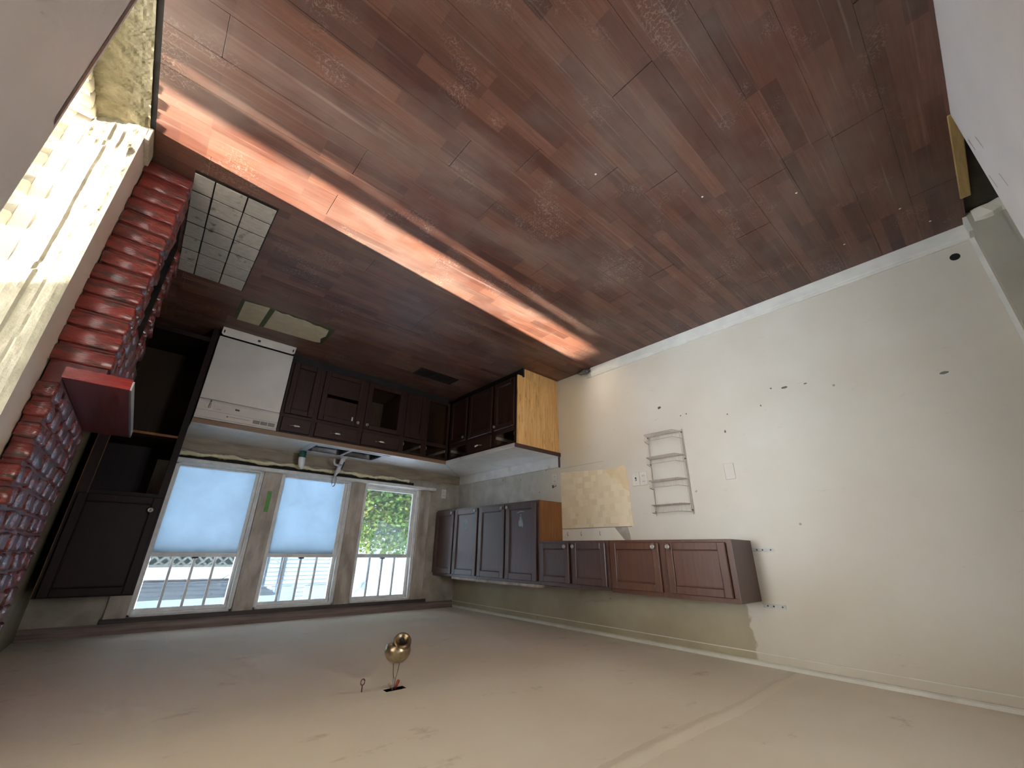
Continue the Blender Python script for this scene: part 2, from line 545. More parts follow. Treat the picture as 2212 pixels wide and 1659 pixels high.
# ------------------------------------------------------------------ mesh helpers
class MB:
    def __init__(s):
        s.v, s.f = [], []

    def add(s, vs, fs):
        o = len(s.v)
        s.v += [Vector(p) for p in vs]
        s.f += [[i + o for i in q] for q in fs]
        return s

    def box(s, x0, x1, y0, y1, z0, z1, T=None):
        p = [(x, y, z) for z in (z0, z1) for y in (y0, y1) for x in (x0, x1)]
        if T:
            p = [T(*q) for q in p]
        return s.add(p, [(0, 2, 3, 1), (4, 5, 7, 6), (0, 1, 5, 4), (2, 6, 7, 3), (0, 4, 6, 2), (1, 3, 7, 5)])

    def prism(s, poly, lo, hi, T=lambda a, b, c: (a, b, c)):
        n = len(poly)
        vs = [T(a, b, lo) for a, b in poly] + [T(a, b, hi) for a, b in poly]
        fs = [tuple(range(n))[::-1], tuple(range(n, 2 * n))]
        fs += [(i, (i + 1) % n, n + (i + 1) % n, n + i) for i in range(n)]
        return s.add(vs, fs)

    def lathe(s, prof, seg=20, c=(0, 0, 0), ax='z', tilt=None):
        vs = []
        for r, h in prof:
            for k in range(seg):
                a = 2 * math.pi * k / seg
                p = Vector((r * math.cos(a), r * math.sin(a), h))
                if ax == 'x':
                    p = Vector((p.z, p.x, p.y))
                if ax == 'y':
                    p = Vector((p.y, p.z, p.x))
                if ax == '-y':
                    p = Vector((p.x, -p.z, p.y))
                if tilt is not None:
                    p = tilt @ p
                vs.append(p + Vector(c))
        fs = []
        for i in range(len(prof) - 1):
            for k in range(seg):
                k2 = (k + 1) % seg
                fs.append((i * seg + k, i * seg + k2, (i + 1) * seg + k2, (i + 1) * seg + k))
        fs.append(tuple(range(seg))[::-1])
        fs.append(tuple((len(prof) - 1) * seg + k for k in range(seg)))
        return s.add(vs, fs)

    def tube(s, pts, r, seg=8, closed=False):
        pts = [Vector(p) for p in pts]
        n = len(pts)
        vs = []
        ref = None
        for i, p in enumerate(pts):
            if closed:
                d = pts[(i + 1) % n] - pts[i - 1]
            else:
                d = pts[min(i + 1, n - 1)] - pts[max(i - 1, 0)]
            d.normalize()
            if ref is None:
                ref = Vector((0, 0, 1)) if abs(d.z) < .9 else Vector((1, 0, 0))
            a = d.cross(ref)
            if a.length < 1e-4:
                a = d.cross(Vector((0, 1, 0)))
            a.normalize()
            b = d.cross(a)
            ref = -b if False else ref
            rr = r[i] if isinstance(r, (list, tuple)) else r
            for k in range(seg):
                t = 2 * math.pi * k / seg
                vs.append(p + rr * (math.cos(t) * a + math.sin(t) * b))
        fs = []
        m = n if closed else n - 1
        for i in range(m):
            j = (i + 1) % n
            for k in range(seg):
                k2 = (k + 1) % seg
                fs.append((i * seg + k, i * seg + k2, j * seg + k2, j * seg + k))
        if not closed:
            fs.append(tuple(range(seg))[::-1])
            fs.append(tuple((n - 1) * seg + k for k in range(seg)))
        return s.add(vs, fs)

    def data(s, name, off=(0, 0, 0), bevel=0, bseg=1, smooth=False):
        me = bpy.data.meshes.new(name)
        o = Vector(off)
        me.from_pydata([tuple(p - o) for p in s.v], [], s.f)
        bm = bmesh.new()
        bm.from_mesh(me)
        bmesh.ops.recalc_face_normals(bm, faces=bm.faces)
        if bevel:
            es = [e for e in bm.edges if len(e.link_faces) == 2 and e.calc_face_angle(0) > .5]
            bmesh.ops.bevel(bm, geom=es, offset=bevel, segments=bseg, profile=.6, affect='EDGES', clamp_overlap=True)
        bm.to_mesh(me)
        bm.free()
        if smooth:
            for p in me.polygons:
                p.use_smooth = True
        return me

    def build(s, name, mat, parent=None, bevel=0, bseg=1, smooth=False, off=None):
        if off is None:
            off = root_loc(parent) if parent else (0, 0, 0)
        ob = bpy.data.objects.new(name, s.data(name, off, bevel, bseg, smooth))
        COL.objects.link(ob)
        ob.data.materials.append(MAT[mat])
        if parent:
            ob.parent = parent
        else:
            ob.location = off
        return ob


def root_loc(o):
    while o.parent:
        o = o.parent
    return Vector(o.location)


def tag(o, label=None, cat=None, group=None, kind=None):
    for k, v in (('label', label), ('category', cat), ('group', group), ('kind', kind)):
        if v:
            o[k] = v
    return o


def thing(name, loc, label, cat, group=None):
    o = bpy.data.objects.new(name, None)
    o.empty_display_size = .05
    COL.objects.link(o)
    o.location = loc
    return tag(o, label, cat, group)


def struct(name, mb, mat, label=None, **k):
    o = mb.build(name, mat, None, **k)
    tag(o, label, None, None, 'structure')
    return o


def piece(name, me, mat, parent, loc, rot=(0, 0, 0)):
    """alike piece sharing mesh data; loc in world coordinates"""
    ob = bpy.data.objects.new(name, me)
    COL.objects.link(ob)
    if not me.materials:
        me.materials.append(MAT[mat])
    ob.parent = parent
    ob.location = Vector(loc) - root_loc(parent)
    ob.rotation_euler = rot
    return ob


H = 2.46          # ceiling height
RW = 3.66         # right wall
NY = -5.14        # near wall

# ------------------------------------------------------------------ room shell
# floor: chipboard core and separate laminate boards
fl = struct('floor', MB().box(0, RW, NY, 0, -.06, -.009), 'subfloor', 'worn reddish brown laminate floor of the kitchen')
board = {}
BW, BL = .19, 1.28
rows = int(abs(NY) / BW) + 1
for r in range(rows):
    y0 = NY + r * BW
    y1 = min(y0 + BW, 0)
    x = -random.choice((0.0, .33, .66, .95)) - random.uniform(0, .12)
    while x < RW - .02:
        a, b = max(x, 0), min(x + BL, RW - .022)
        if b - a > .03 and not (a > 2.9 and y0 > -2.50 and y1 < -1.45 and False):
            ln = b - a - random.choice((.0016, .0016, .005))
            key = (round(ln, 3), round(y1 - y0, 3))
            if key not in board:
                board[key] = MB().box(-ln / 2, ln / 2, -(y1 - y0) / 2 + .0005, (y1 - y0) / 2 - .0005, -.009, 0).data('plank', bevel=.0006)
            piece('plank', board[key], 'floor', fl, ((a + b) / 2, (y0 + y1) / 2, 0))
        x += BL

# ceiling with the cut-out for the lost light fitting
hx0, hx1, hy0, hy1 = 1.98, 2.09, -2.589, -2.54
cb = MB()
cb.box(0, hx0, NY, 0, H, H + .08).box(hx1, RW + .2, NY, 0, H, H + .08)
cb.box(hx0, hx1, NY, hy0, H, H + .08).box(hx0, hx1, hy1, 0, H, H + .08)
ceil = struct('ceiling', cb, 'ceiling', 'stained cream plaster ceiling')
jb = MB().box(hx0 - .004, hx1 + .004, hy0 - .004, hy1 + .004, H + .075, H + .08)
for q in ((hx0 - .004, hx0, hy0, hy1), (hx1, hx1 + .004, hy0, hy1), (hx0, hx1, hy0 - .004, hy0), (hx0, hx1, hy1, hy1 + .004)):
    jb.box(*q, H + .002, H + .08)
o = jb.build('junction_box', 'gap', ceil)
tag(o, 'dark rectangular hole in the ceiling')
# taped plaster joint that runs across the ceiling
sm = MB()
nseg = 60
vs, fs = [], []
for i in range(nseg + 1):
    x = .07 + (RW - .1) * i / nseg
    wv = .010 * math.sin(x * 5) + random.uniform(-.006, .006)
    for k, (dy, dz) in enumerate(((-.045, 0.001), (-.012, -.006), (.0, -.009), (.012, -.006), (.05, .001))):
        vs.append((x, -3.757 + wv + dy, H + dz + random.uniform(-.001, .0006)))
for i in range(nseg):
    for k in range(4):
        fs.append((i * 5 + k, i * 5 + k + 1, i * 5 + k + 6, i * 5 + k + 5))
sm.add(vs, fs)
sm.build('plaster_joint', 'ceiling', ceil, smooth=True)

# left wall
wl = struct('wall_left', MB().box(-.12, 0, NY - .12, .15, -.06, H + .08), 'wall_left', 'long scuffed cream wall with old fixings')
hl = MB().lathe([(.022, 0), (.022, .002)], 14, (0, -5.04, .172), 'x')
tag(hl.build('pipe_hole', 'gap', wl), 'ragged black hole in the wall above the baseboard')
# smudges and nail holes that can be seen singly
for (yy, zz, ry, rz) in ((-4.035, .708, .022, .009), (-3.95, .69, .008, .006), (-4.16, .715, .012, .005), (-3.067, .619, .02, .012), (-4.809, .844, .022, .008), (-3.86, .80, .006, .008), (-3.62, .81, .006, .006), (-3.58, .94, .008, .012), (-3.30, .73, .006, .007), (-3.25, .735, .006, .006), (-.93, 1.02, .006, .012), (-1.25, 1.05, .006, .012), (-.92, 1.28, .006, .006), (-1.03, 1.28, .006, .006)):
    poly = [(yy + ry * math.cos(t) * random.uniform(.7, 1.1), zz + rz * math.sin(t) * random.uniform(.7, 1.1)) for t in [k * math.pi / 5 for k in range(10)]]
    MB().prism(poly, 0, .0012, lambda a, b, c: (c, a, b)).build('scuff_mark', 'rope', wl)

# window wall with three openings
OPEN = [(2.375, 3.09), (1.48, 2.21), (.60, 1.32)]
WZ0, WZ1 = 1.11, 2.35
ww = MB()
ww.box(-.12, RW + .2, 0, .15, -.06, 1.0)
ww.box(-.12, RW + .2, 0.012, .15, 1.0, WZ0 - .03)
ww.box(-.12, RW + .2, 0.0, .15, WZ1, H + .08)
for a, b in ((-.12, .60), (1.32, 1.48), (2.21, 2.375), (3.09, RW + .2)):
    ww.box(a, b, 0, .15, WZ0 - .03, WZ1)
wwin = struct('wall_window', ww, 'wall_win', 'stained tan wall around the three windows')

# right wall: fireplace side, doorway, near part
wr = MB()
foot = [(RW, -2.664), (3.85, -2.575), (3.90, -2.575), (3.90, 0), (RW, 0)]
wr.prism([(RW, -2.664), (3.85, -2.575), (3.90, -2.575), (3.90, -2.2), (RW, -2.2)], -.06, H)
wr.prism([(RW, -2.2), (3.90, -2.2), (3.90, -1.7), (RW, -1.7)], .80, H)
wr.box(3.86, 3.90, -2.2, -1.7, -.06, .8)
wr.box(RW, 3.90, -1.7, 0, -.06, H)
wright = struct('wall_right', wr, 'drywall_edge', 'wall behind the red brick fireplace')
wnr = struct('wall_right_near', MB().box(RW, 3.88, NY - .12, -3.415, -.06, H).box(RW, 3.88, -3.415, -2.66, 2.08, H), 'wall_grey', 'cool grey wall end beside the doorway to the porch')
# dark grubby line along that wall end
MB().add([(RW - .0015, -3.43, z) for z in (.1, .8)] + [(RW - .0015, -3.445, .78), (RW - .0015, -3.45, .12)], [(0, 1, 2, 3)]).build('grubby_streak', 'brown_trim', wnr)
# darker brown sheet on the wall behind the tall cabinet
MB().box(RW - .006, RW, -1.45, 0, 0, H).build('brown_panel', 'wall_dark', wright)

# rough plaster on the doorway reveal, real relief
rv = MB()
nu, nv = 26, 190
vs, fs = [], []
ux, uy = 3.85 - RW, -2.575 + 2.664
nl = math.hypot(ux, uy)
nx, ny = uy / nl, -ux / nl
from mathutils import noise as mn
for j in range(nv + 1):
    z = 2.06 * j / nv
    for i in range(nu + 1):
        t = i / nu
        ed = min(t, 1 - t) * 8
        d = .009 + .0045 * mn.noise((t * 2.5, z * 4, 1.3)) + .0022 * mn.noise((t * 9, z * 14, 4)) + .0010 * mn.noise((t * 40, z * 60, 8))
        d += -.004 * max(0, 1 - abs(t - .30 - .05 * mn.noise((z * 6, 0, 2))) * 40)       # long crack
        if z < .5:
            d += (.5 - z) * .03 * max(0, mn.noise((t * 8, z * 14, 7)) + .1)
        if t > .52 + .03 * mn.noise((z * 9, 3, 3)):
            d += .006
        d = max(.0015, d) * min(1, ed + .1)
        vs.append((RW + ux * t + nx * d, -2.664 + uy * t + ny * d, z))
for j in range(nv):
    for i in range(nu):
        a = j * (nu + 1) + i
        fs.append((a, a + 1, a + nu + 2, a + nu + 1))
rv.add(vs, fs)
tag(rv.build('rough_reveal', 'plaster_rough', wright), 'rough cream plaster on the sunlit doorway side')

# near wall with doorway to a dim hall
nw = MB()
nw.box(.98, 1.5, NY - .12, NY, -.06, H).box(2.2, RW + .2, NY - .12, NY, -.06, H)
nw.box(1.5, 2.2, NY - .12, NY, -.06, 1.2).box(1.5, 2.2, NY - .12, NY, 1.9, H)  # opening cut for the added window
nw.box(.10, .98, NY - .12, NY, 2.08, H)
wn = struct('wall_near', nw, 'wall_grey', 'cool white wall beside the near doorway')
for k in range(4):
    x0, z0 = random.uniform(1.0, 1.35), random.uniform(.1, .6)
    MB().add([(x0, NY + .0012, z0), (x0 + .02, NY + .0012, z0 + .08), (x0 + .024, NY + .0012, z0 + .078), (x0 + .006, NY + .0012, z0)], [(0, 1, 2, 3)]).build('scratch', 'bare', wn)
W4 = bpy.data.objects.new('window_4', None)  # added window, out of view, brings light onto the cabinet fronts
COL.objects.link(W4)
W4.location = (1.85, NY - .06, 1.2)
tag(W4, 'unseen window added in the near wall to light the room', None, None, 'structure')
f4 = MB().box(1.5, 1.54, NY - .1, NY - .04, 1.2, 1.9).box(2.16, 2.2, NY - .1, NY - .04, 1.2, 1.9).box(1.54, 2.16, NY - .1, NY - .04, 1.2, 1.24).box(1.54, 2.16, NY - .1, NY - .04, 1.86, 1.9)
f4.build('window_frame', 'sash', W4)
hw = MB().box(0, .10, NY - .12, NY, -.06, H).box(-.12, .098, -7.0, NY - .12, -.06, H).box(.98, 1.1, -7.0, NY - .12, -.06, H).box(-.12, 1.1, -7.1, -7.0, -.06, H).box(-.12, 1.1, -7.1, NY - .12, H, H + .08)
struct('wall_hall', hw, 'hall_wall', 'beige walls of the dim hall')
# torn plaster edge at the foot of the hall wall
tp = MB()
vs, fs = [], []
for i in range(15):
    y = NY - .02 - .5 * i / 14
    zt = .03 + .02 * random.random()
    vs += [(.10, y, -.03), (.125 + random.uniform(-.01, .014), y, -.02 + .01 * random.random()), (.115 + random.uniform(-.006, .01), y, zt), (.10, y, zt + .015)]
for i in range(14):
    for k in range(3):
        fs.append((i * 4 + k, i * 4 + k + 1, i * 4 + k + 5, i * 4 + k + 4))
tp.add(vs, fs)
tag(struct('trim_6', tp, 'strip_white', 'torn plaster edge at the foot of the hall wall'))
struct('floor_hall', MB().box(-.12, 1.1, -7.1, NY, -.07, -.02), 'hall_floor', 'dull olive hall floor beyond the near doorway')
th = MB().box(.30, .985, NY - .030, NY + .012, -.02, .006)
o = th.build('threshold_strip', 'yellow', None, bevel=.003, off=(.64, NY, 0))
tag(o, 'raw yellow wooden strip lying across the near doorway', 'threshold')

# baseboards and trims
bb = MB()
bb.prism([(0, 0), (.022, 0), (.022, .075), (.016, .082), (.016, .092), (.009, .100), (0, .100)], NY + .0, -2.36, lambda a, b, c: (a, c, b))
struct('baseboard_left', bb, 'white_trim', 'dusty white baseboard along the scuffed wall', off=(0, -3.7, 0))
struct('baseboard_near', MB().box(.022, .10, NY, NY + .016, 0, .10), 'white_trim', 'short white baseboard return beside the hall doorway')
struct('trim_1', MB().box(0.0, .012, NY, NY + .02, .10, H - .05), 'white_trim', 'white corner bead at the near end of the scuffed wall')
cr = MB().box(0, .005, NY, 0, 2.388, 2.394).prism([(0, 2.436), (.010, 2.438), (.016, 2.444), (.02, 2.46), (0, 2.46)], NY, 0, lambda a, b, c: (a, c, b))
struct('trim_2', cr, 'white_trim', 'narrow white crown moulding above the wall cabinets', off=(0, -2.5, 2.4))
cw = MB().prism([(0, 2.385), (-.012, 2.385), (-.02, 2.40), (-.020, 2.43), (-.034, 2.46), (0, 2.46)], .02, RW - .01, lambda a, b, c: (c, a, b))
struct('trim_3', cw, 'brown_trim', 'brownish crown moulding over the windows', off=(1.8, 0, 2.4))
ex = MB().box(.40, 3.24, -.026, 0, 2.352, 2.385)
struct('trim_4', ex, 'dk_trim', 'dark strip along the window heads', off=(1.8, 0, 2.36))

# ------------------------------------------------------------------ windows
for a, b, nm in ((3.09, 3.225, 'casing_tall'), (2.21, 2.375, 'c1'), (1.32, 1.48, 'c2'), (.45, .60, 'c3')):
    k = {'casing_tall': 1, 'c1': 2, 'c2': 3, 'c3': 4}[nm]
    c = MB().box(a, b, -.022, .001, 1.11, 2.352)
    c2 = struct('trim_window_%d' % k, c, 'casing', ['', 'window casing beside the tall dark cabinet', 'wide casing with green tape between first and second windows', 'wide casing between second and third windows', 'outer window casing nearest the wall cabinets'][k], bevel=.003)
stool = MB().prism([(-.075, 1.082), (-.068, 1.074), (.10, 1.074), (.10, 1.11), (-.068, 1.11), (-.075, 1.103)], .41, 3.098, lambda a, b, c: (c, a, b))
struct('trim_5', stool, 'sash', 'long white window stool under all three windows', off=(1.7, 0, 1.08))


def sx(x, y):      # x seen at the wall plane, moved onto a pane set back by y
    return 3.22 + (x - 3.22) * (4.79 + y) / 4.79


GL = [(2.445, 3.055), (1.565, 2.175), (.70, 1.295)]
for i, ((a, b), (g0, g1)) in enumerate(zip(OPEN, GL)):
    lab = ['first window, next to the tall dark cabinet', 'middle window above the sink', 'third window with green shrub behind it'][i]
    W = bpy.data.objects.new('window_%d' % (i + 1), None)
    COL.objects.link(W)
    W.location = ((a + b) / 2, .05, WZ0)
    tag(W, lab, None, None, 'structure')
    fr = MB()
    fr.box(a, a + .02, .0, .14, WZ0, WZ1).box(b - .02, b, .0, .14, WZ0, WZ1).box(a, b, 0, .14, WZ1 - .02, WZ1).box(a, b, 0, .14, WZ0 - .03, WZ0 + .012)
    fr.build('window_frame', 'sash', W, bevel=.002)
    # inner stop bead
    st = MB().box(a + .02, a + .034, .004, .03, WZ0 + .012, WZ1 - .02).box(b - .034, b - .02, .004, .03, WZ0 + .012, WZ1 - .02)
    st.build('stop_bead', 'sash', W, bevel=.002)
    yl = .045
    h0, h1 = sx(g0, yl), sx(g1, yl)
    ls = MB()
    A, B = a + .022, b - .022
    ls.box(A, h0, yl - .015, yl + .02, WZ0 + .013, 1.905).box(h1, B, yl - .015, yl + .02, WZ0 + .013, 1.905)
    ls.box(h0, h1, yl - .015, yl + .02, WZ0 + .013, 1.142 if i < 2 else 1.165).box(h0, h1, yl - .015, yl + .02, 1.867, 1.905)
    lo = ls.build('lower_sash', 'sash', W, bevel=.003)
    MB().box(h0 - .005, h1 + .005, yl, yl + .004, 1.135, 1.872).build('pane', 'glass', lo)
    lk = MB().box((h0 + h1) / 2 - .025, (h0 + h1) / 2 + .025, yl - .02, yl + .015, 1.905, 1.918)
    lk.build('sash_lock', 'dk_trim', lo, bevel=.003)
    yu = .085
    h0, h1 = sx(g0, yu), sx(g1, yu)
    us = MB()
    us.box(A, h0, yu - .015, yu + .02, 1.87, WZ1 - .02).box(h1, B, yu - .015, yu + .02, 1.87, WZ1 - .02)
    us.box(h0, h1, yu - .015, yu + .02, 1.87, 1.90).box(h0, h1, yu - .015, yu + .02, 2.30, WZ1 - .02)
    us_o = us.build('upper_sash', 'sash', W, bevel=.003)
    for k in range(3):
        xm = h0 + (h1 - h0) * (k + 1) / 4
        MB().box(xm - .010, xm + .010, yu - .012, yu + .012, 1.90, 2.30).build('muntin', 'sash', us_o, bevel=.003)
    for k in range(4):
        x0, x1 = h0 + (h1 - h0) * k / 4, h0 + (h1 - h0) * (k + 1) / 4
        MB().box(x0 + .004, x1 - .004, yu + .001, yu + .004, 1.898, 2.302).build('pane', 'glass', us_o)
    if i < 2:
        # cloudy plastic film stapled over the lower pane, with creases
        fm = MB()
        nx_, nz_ = 60, 60
        vs, fs = [], []
        f0, f1 = sx(g0, .025) - .002, sx(g1, .025) + .002
        for jz in range(nz_ + 1):
            for jx in range(nx_ + 1):
                u_, v_ = jx / nx_, jz / nz_
                X, Z = f0 + (f1 - f0) * u_, 1.138 + (1.87 - 1.138) * v_
                dd = .004 * mn.noise((u_ * 3, v_ * 3, i * 5.1)) + .010 * max(0, .06 - abs(u_ - .55 + .7 * (v_ - .1) - .2 * i)) * 6 * (1 - v_) + .006 * max(0, .05 - abs(v_ - .1 - .35 * u_)) * 8
                vs.append((X, .027 + dd * .7, Z))
        for jz in range(nz_):
            for jx in range(nx_):
                q = jz * (nx_ + 1) + jx
                fs.append((q, q + 1, q + nx_ + 2, q + nx_ + 1))
        fm.add(vs, fs)
        o = fm.build('plastic_film', 'film', W, smooth=True)
        tag(o, 'cloudy pale blue plastic film over the lower pane')
# torn clear film hanging over the third window
tf = MB()
P3 = [(1.30, 2.285), (1.27, 2.29), (1.17, 1.90), (1.10, 1.50), (.78, 1.58), (.74, 1.70), (.72, 1.86), (1.0, 1.98)]
tf.add([(sx(x, .01), .012 + .012 * math.sin(9 * z), z) for x, z in P3], [(0, 1, 2, 7), (2, 3, 4, 5), (2, 5, 6, 7)])
o = tf.build('torn_plastic_sheet', 'film_clear', None, off=(1.0, 0, 1.5))
tag(o, 'torn clear plastic sheet hanging across the third window', 'plastic sheet')
# green tape on the casing
o = MB().box(2.272, 2.308, -.0245, -.0221, 1.295, 1.492).build('masking_tape', 'grn_tape', None, off=(2.29, -.022, 1.3))
tag(o, 'strip of bright green tape on the window casing', 'tape')

# ------------------------------------------------------------------ foam bead, brown splash strip below the windows
fo = MB()
pts, rad = [], []
for k in range(120):
    x = .78 + (3.09 - .78) * k / 119
    pts.append((x, -.016 + .004 * math.sin(x * 23), 1.020 + .006 * math.sin(x * 11) + .004 * math.sin(x * 37)))
    rad.append(.018 + .005 * math.sin(x * 19) + random.uniform(-.003, .004))
fo.tube(pts, rad, 8)
o = fo.build('foam_bead', 'foam', None, smooth=True, off=(1.9, 0, 1.0))
tag(o, 'lumpy yellow bead of spray foam under the window stool', 'foam')
MB().box(.70, 3.09, -.0015, .011, 1.032, 1.074).build('open_gap', 'gap', wwin)


# ------------------------------------------------------------------ cabinet builders
def face_T(origin, u, n):
    o_, u_, n_ = Vector(origin), Vector(u), Vector(n)
    z_ = Vector((0, 0, 1))

    def T(a, b, c):
        return o_ + u_ * a + n_ * b + z_ * c
    return T


def knob(parent, T, u, z, nrm, n0=.02):
    c = T(u, n0, z)
    ax = 'x' if abs(nrm[0]) > .5 else '-y'
    MB().lathe([(.006, 0), (.006, .010), (.016, .014), (.0175, .019), (.0165, .024), (.011, .024), (.009, .021), (.006, .021), (.005, .0245), (.0, .0245)], 18, c, ax).build('knob', 'pewter', parent, smooth=True)


def make_door(root, T, nrm, u0, u1, z0, z1, mat, kn=None, panel=True, frame=.052, n0=.001, label=None, split=False):
    d = MB()
    th = .022
    d.box(u0, u0 + frame, n0, n0 + th, z0, z1, T).box(u1 - frame, u1, n0, n0 + th, z0, z1, T)
    d.box(u0 + frame, u1 - frame, n0, n0 + th, z0, z0 + frame, T).box(u0 + frame, u1 - frame, n0, n0 + th, z1 - frame, z1, T)
    do = d.build('door', mat, root, bevel=.004)
    if label:
        do['label'] = label
    if panel:
        if split:
            zm = z0 + (z1 - z0) * .50
            MB().box(u0 + frame, u1 - frame, n0 + .004, n0 + .010, z0 + frame, zm - .02, T).build('panel', mat, do, bevel=.001)
            MB().box(u0 + frame, u1 - frame, n0 + .004, n0 + .012, zm + .018, z1 - frame, T).build('panel', mat, do, bevel=.001)
        else:
            MB().box(u0 + frame - .001, u1 - frame + .001, n0 + .001, n0 + .006, z0 + frame - .001, z1 - frame + .001, T).build('panel', mat, do)
            b_ = .007
            bd = MB()
            for q in ((u0 + frame, u0 + frame + b_, z0 + frame, z1 - frame), (u1 - frame - b_, u1 - frame, z0 + frame, z1 - frame), (u0 + frame, u1 - frame, z0 + frame, z0 + frame + b_), (u0 + frame, u1 - frame, z1 - frame - b_, z1 - frame)):
                bd.box(q[0], q[1], n0 + .006, n0 + .010, q[2], q[3], T)
            bd.build('panel_moulding', mat, do, bevel=.003)
    if kn:
        knob(do, T, kn[0], kn[1], nrm, n0 + th)
    return do


def handle(parent, T, u, z, n0):
    h = MB()
    pts = [T(u - .045, n0, z), T(u - .045, n0 + .014, z), T(u - .03, n0 + .024, z), T(u + .03, n0 + .024, z), T(u + .045, n0 + .014, z), T(u + .045, n0, z)]
    h.tube(pts, .005, 8)
    for s in (-1, 1):
        h.tube([T(u + s * .062, n0 + .002, z), T(u + s * .036, n0 + .004, z)], .006, 8)
    ho = h.build('handle', 'brass', parent, smooth=True)
    MB().tube([T(u - .025, n0 + .025, z), T(u - .02, n0 + .026, z), T(u + .02, n0 + .026, z), T(u + .025, n0 + .025, z)], [.003, .008, .008, .003], 10).build('handle', 'porcelain', parent, smooth=True)


def base_cabinet(loc, u, n, wid, label, door='full', drawer='front', mat='base_v', depth=.59, kn_side=0, end_panel=False, hnd=True, u_end=1):
    root = thing('base_cabinet', loc, label, 'cabinet', 'base cabinets under the worktop')
    T = face_T(loc, u, n)
    TK = .016
    body = MB()
    body.box(0, TK, -depth, -.02, .10, .835, T).box(wid - TK, wid, -depth, -.02, .10, .835, T)
    body.box(TK, wid - TK, -depth, -.02, .10, .116, T).box(TK, wid - TK, -depth, -depth + .008, .116, .835, T)
    body.build('body', 'inside', root)
    MB().box(0, wid, -.085, -.07, 0, .10, T).build('toe_board', 'kick', root)
    ff = MB()
    s_ = .036
    ff.box(0, s_, -.02, 0, .10, .835, T).box(wid - s_, wid, -.02, 0, .10, .835, T)
    ff.box(s_, wid - s_, -.02, 0, .10, .135, T).box(s_, wid - s_, -.02, 0, .80, .835, T)
    if wid > .2:
        ff.box(s_, wid - s_, -.02, 0, .640, .680, T)
    ff.build('face_frame', mat, root, bevel=.001)
    nrm = n
    m_ = .022
    if door:
        ku = wid - m_ - .028 if kn_side > 0 else m_ + .028
        dd = make_door(root, T, nrm, m_, wid - m_, .115, .640, mat, (ku, .60) if kn_side else None, panel=(door != 'hole'), split=(door == 'split'))
        if door == 'split':
            MB().box(wid - m_ - .10 if kn_side > 0 else m_ + .075, wid - m_ - .085 if kn_side > 0 else m_ + .09, .012, .0135, .545, .59, T).build('sticker', 'plate', dd)
    if drawer == 'front':
        df = MB().box(m_, wid - m_, .001, .021, .672, .812, T).build('drawer', 'base_h', root, bevel=.004)
        if hnd:
            handle(df, T, wid / 2, .755, .021)
    elif drawer == 'hole':
        # runners of the missing drawer catch the light
        MB().box(wid - s_ - .010, wid - s_, -depth + .02, -.004, .70, .730, T).build('drawer_runner', 'runner', root)
        MB().box(s_, s_ + .010, -depth + .02, -.004, .70, .730, T).build('drawer_runner', 'runner', root)
    return root, T


WU, WNm = (1, 0, 0), (0, -1, 0)
FY = -.605
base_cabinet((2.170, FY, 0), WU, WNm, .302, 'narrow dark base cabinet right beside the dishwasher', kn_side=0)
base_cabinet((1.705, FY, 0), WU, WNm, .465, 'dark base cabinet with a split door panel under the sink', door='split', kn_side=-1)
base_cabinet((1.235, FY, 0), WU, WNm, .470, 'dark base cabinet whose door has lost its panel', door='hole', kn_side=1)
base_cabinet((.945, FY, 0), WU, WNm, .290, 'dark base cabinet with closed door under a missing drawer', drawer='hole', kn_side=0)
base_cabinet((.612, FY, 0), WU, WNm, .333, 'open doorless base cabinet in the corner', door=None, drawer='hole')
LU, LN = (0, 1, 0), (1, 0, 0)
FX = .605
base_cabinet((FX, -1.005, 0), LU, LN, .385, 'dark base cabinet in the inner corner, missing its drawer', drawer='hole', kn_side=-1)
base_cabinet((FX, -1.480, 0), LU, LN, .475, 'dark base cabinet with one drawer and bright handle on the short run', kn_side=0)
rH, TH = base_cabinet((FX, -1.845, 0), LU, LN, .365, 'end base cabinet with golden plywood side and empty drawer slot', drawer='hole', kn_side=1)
ep = MB().prism([(0.002, 0), (.525, 0), (.525, .09), (.605, .09), (.605, .835), (.002, .835)], -1.862, -1.8455, lambda a, b, c: (a, c, b))
o = ep.build('end_panel', 'golden', rH, bevel=.001)
tag(o, 'golden plywood end panel with dark water stains')
MB().box(.525, .545, -1.875, -1.845, 0, .102).build('toe_corner', 'kick', rH)

# ------------------------------------------------------------------ worktop
CT0, CT1 = .838, .876
ct = thing('worktop', (1.2, -.5, CT0), 'long L-shaped grey laminate worktop with brown front edge', 'worktop')
SX0, SX1, SY0, SY1 = 1.365, 2.115, -.565, -.16
top = MB()
top.box(.645, SX0, -.638, -.003, CT0, CT1).box(SX1, 3.098, -.638, -.003, CT0, CT1)
top.box(SX0, SX1, -.638, SY0, CT0, CT1).box(SX0, SX1, SY1, -.003, CT0, CT1)
top.build('top_slab', 'counter', ct)
MB().box(0.003, .645, -1.875, -.003, CT0, CT1).build('top_slab', 'counter', ct)
MB().box(.645, 3.098, -.646, -.638, CT0 - .002, CT1 - .001).build('edge_band', 'counter_edge', ct)
MB().box(.645, .652, -1.875, -.646, CT0 - .002, CT1 - .004).build('edge_band', 'counter', ct)
MB().box(.645, .653, -1.875, -.646, CT1 - .004, CT1 + .0005).build('edge_band', 'edge_highlight', ct)  # painted highlight along the front edge of the short run
MB().box(0.001, .652, -1.882, -1.875, CT0 - .002, CT1).build('edge_band', 'dark_h', ct)
MB().box(.001, .020, -1.862, -.02, CT1, .985).build('backsplash', 'counter', ct, bevel=.002)
MB().box(.001, .022, -1.872, -1.862, CT1, .988).build('backsplash_end', 'dark_v', ct)
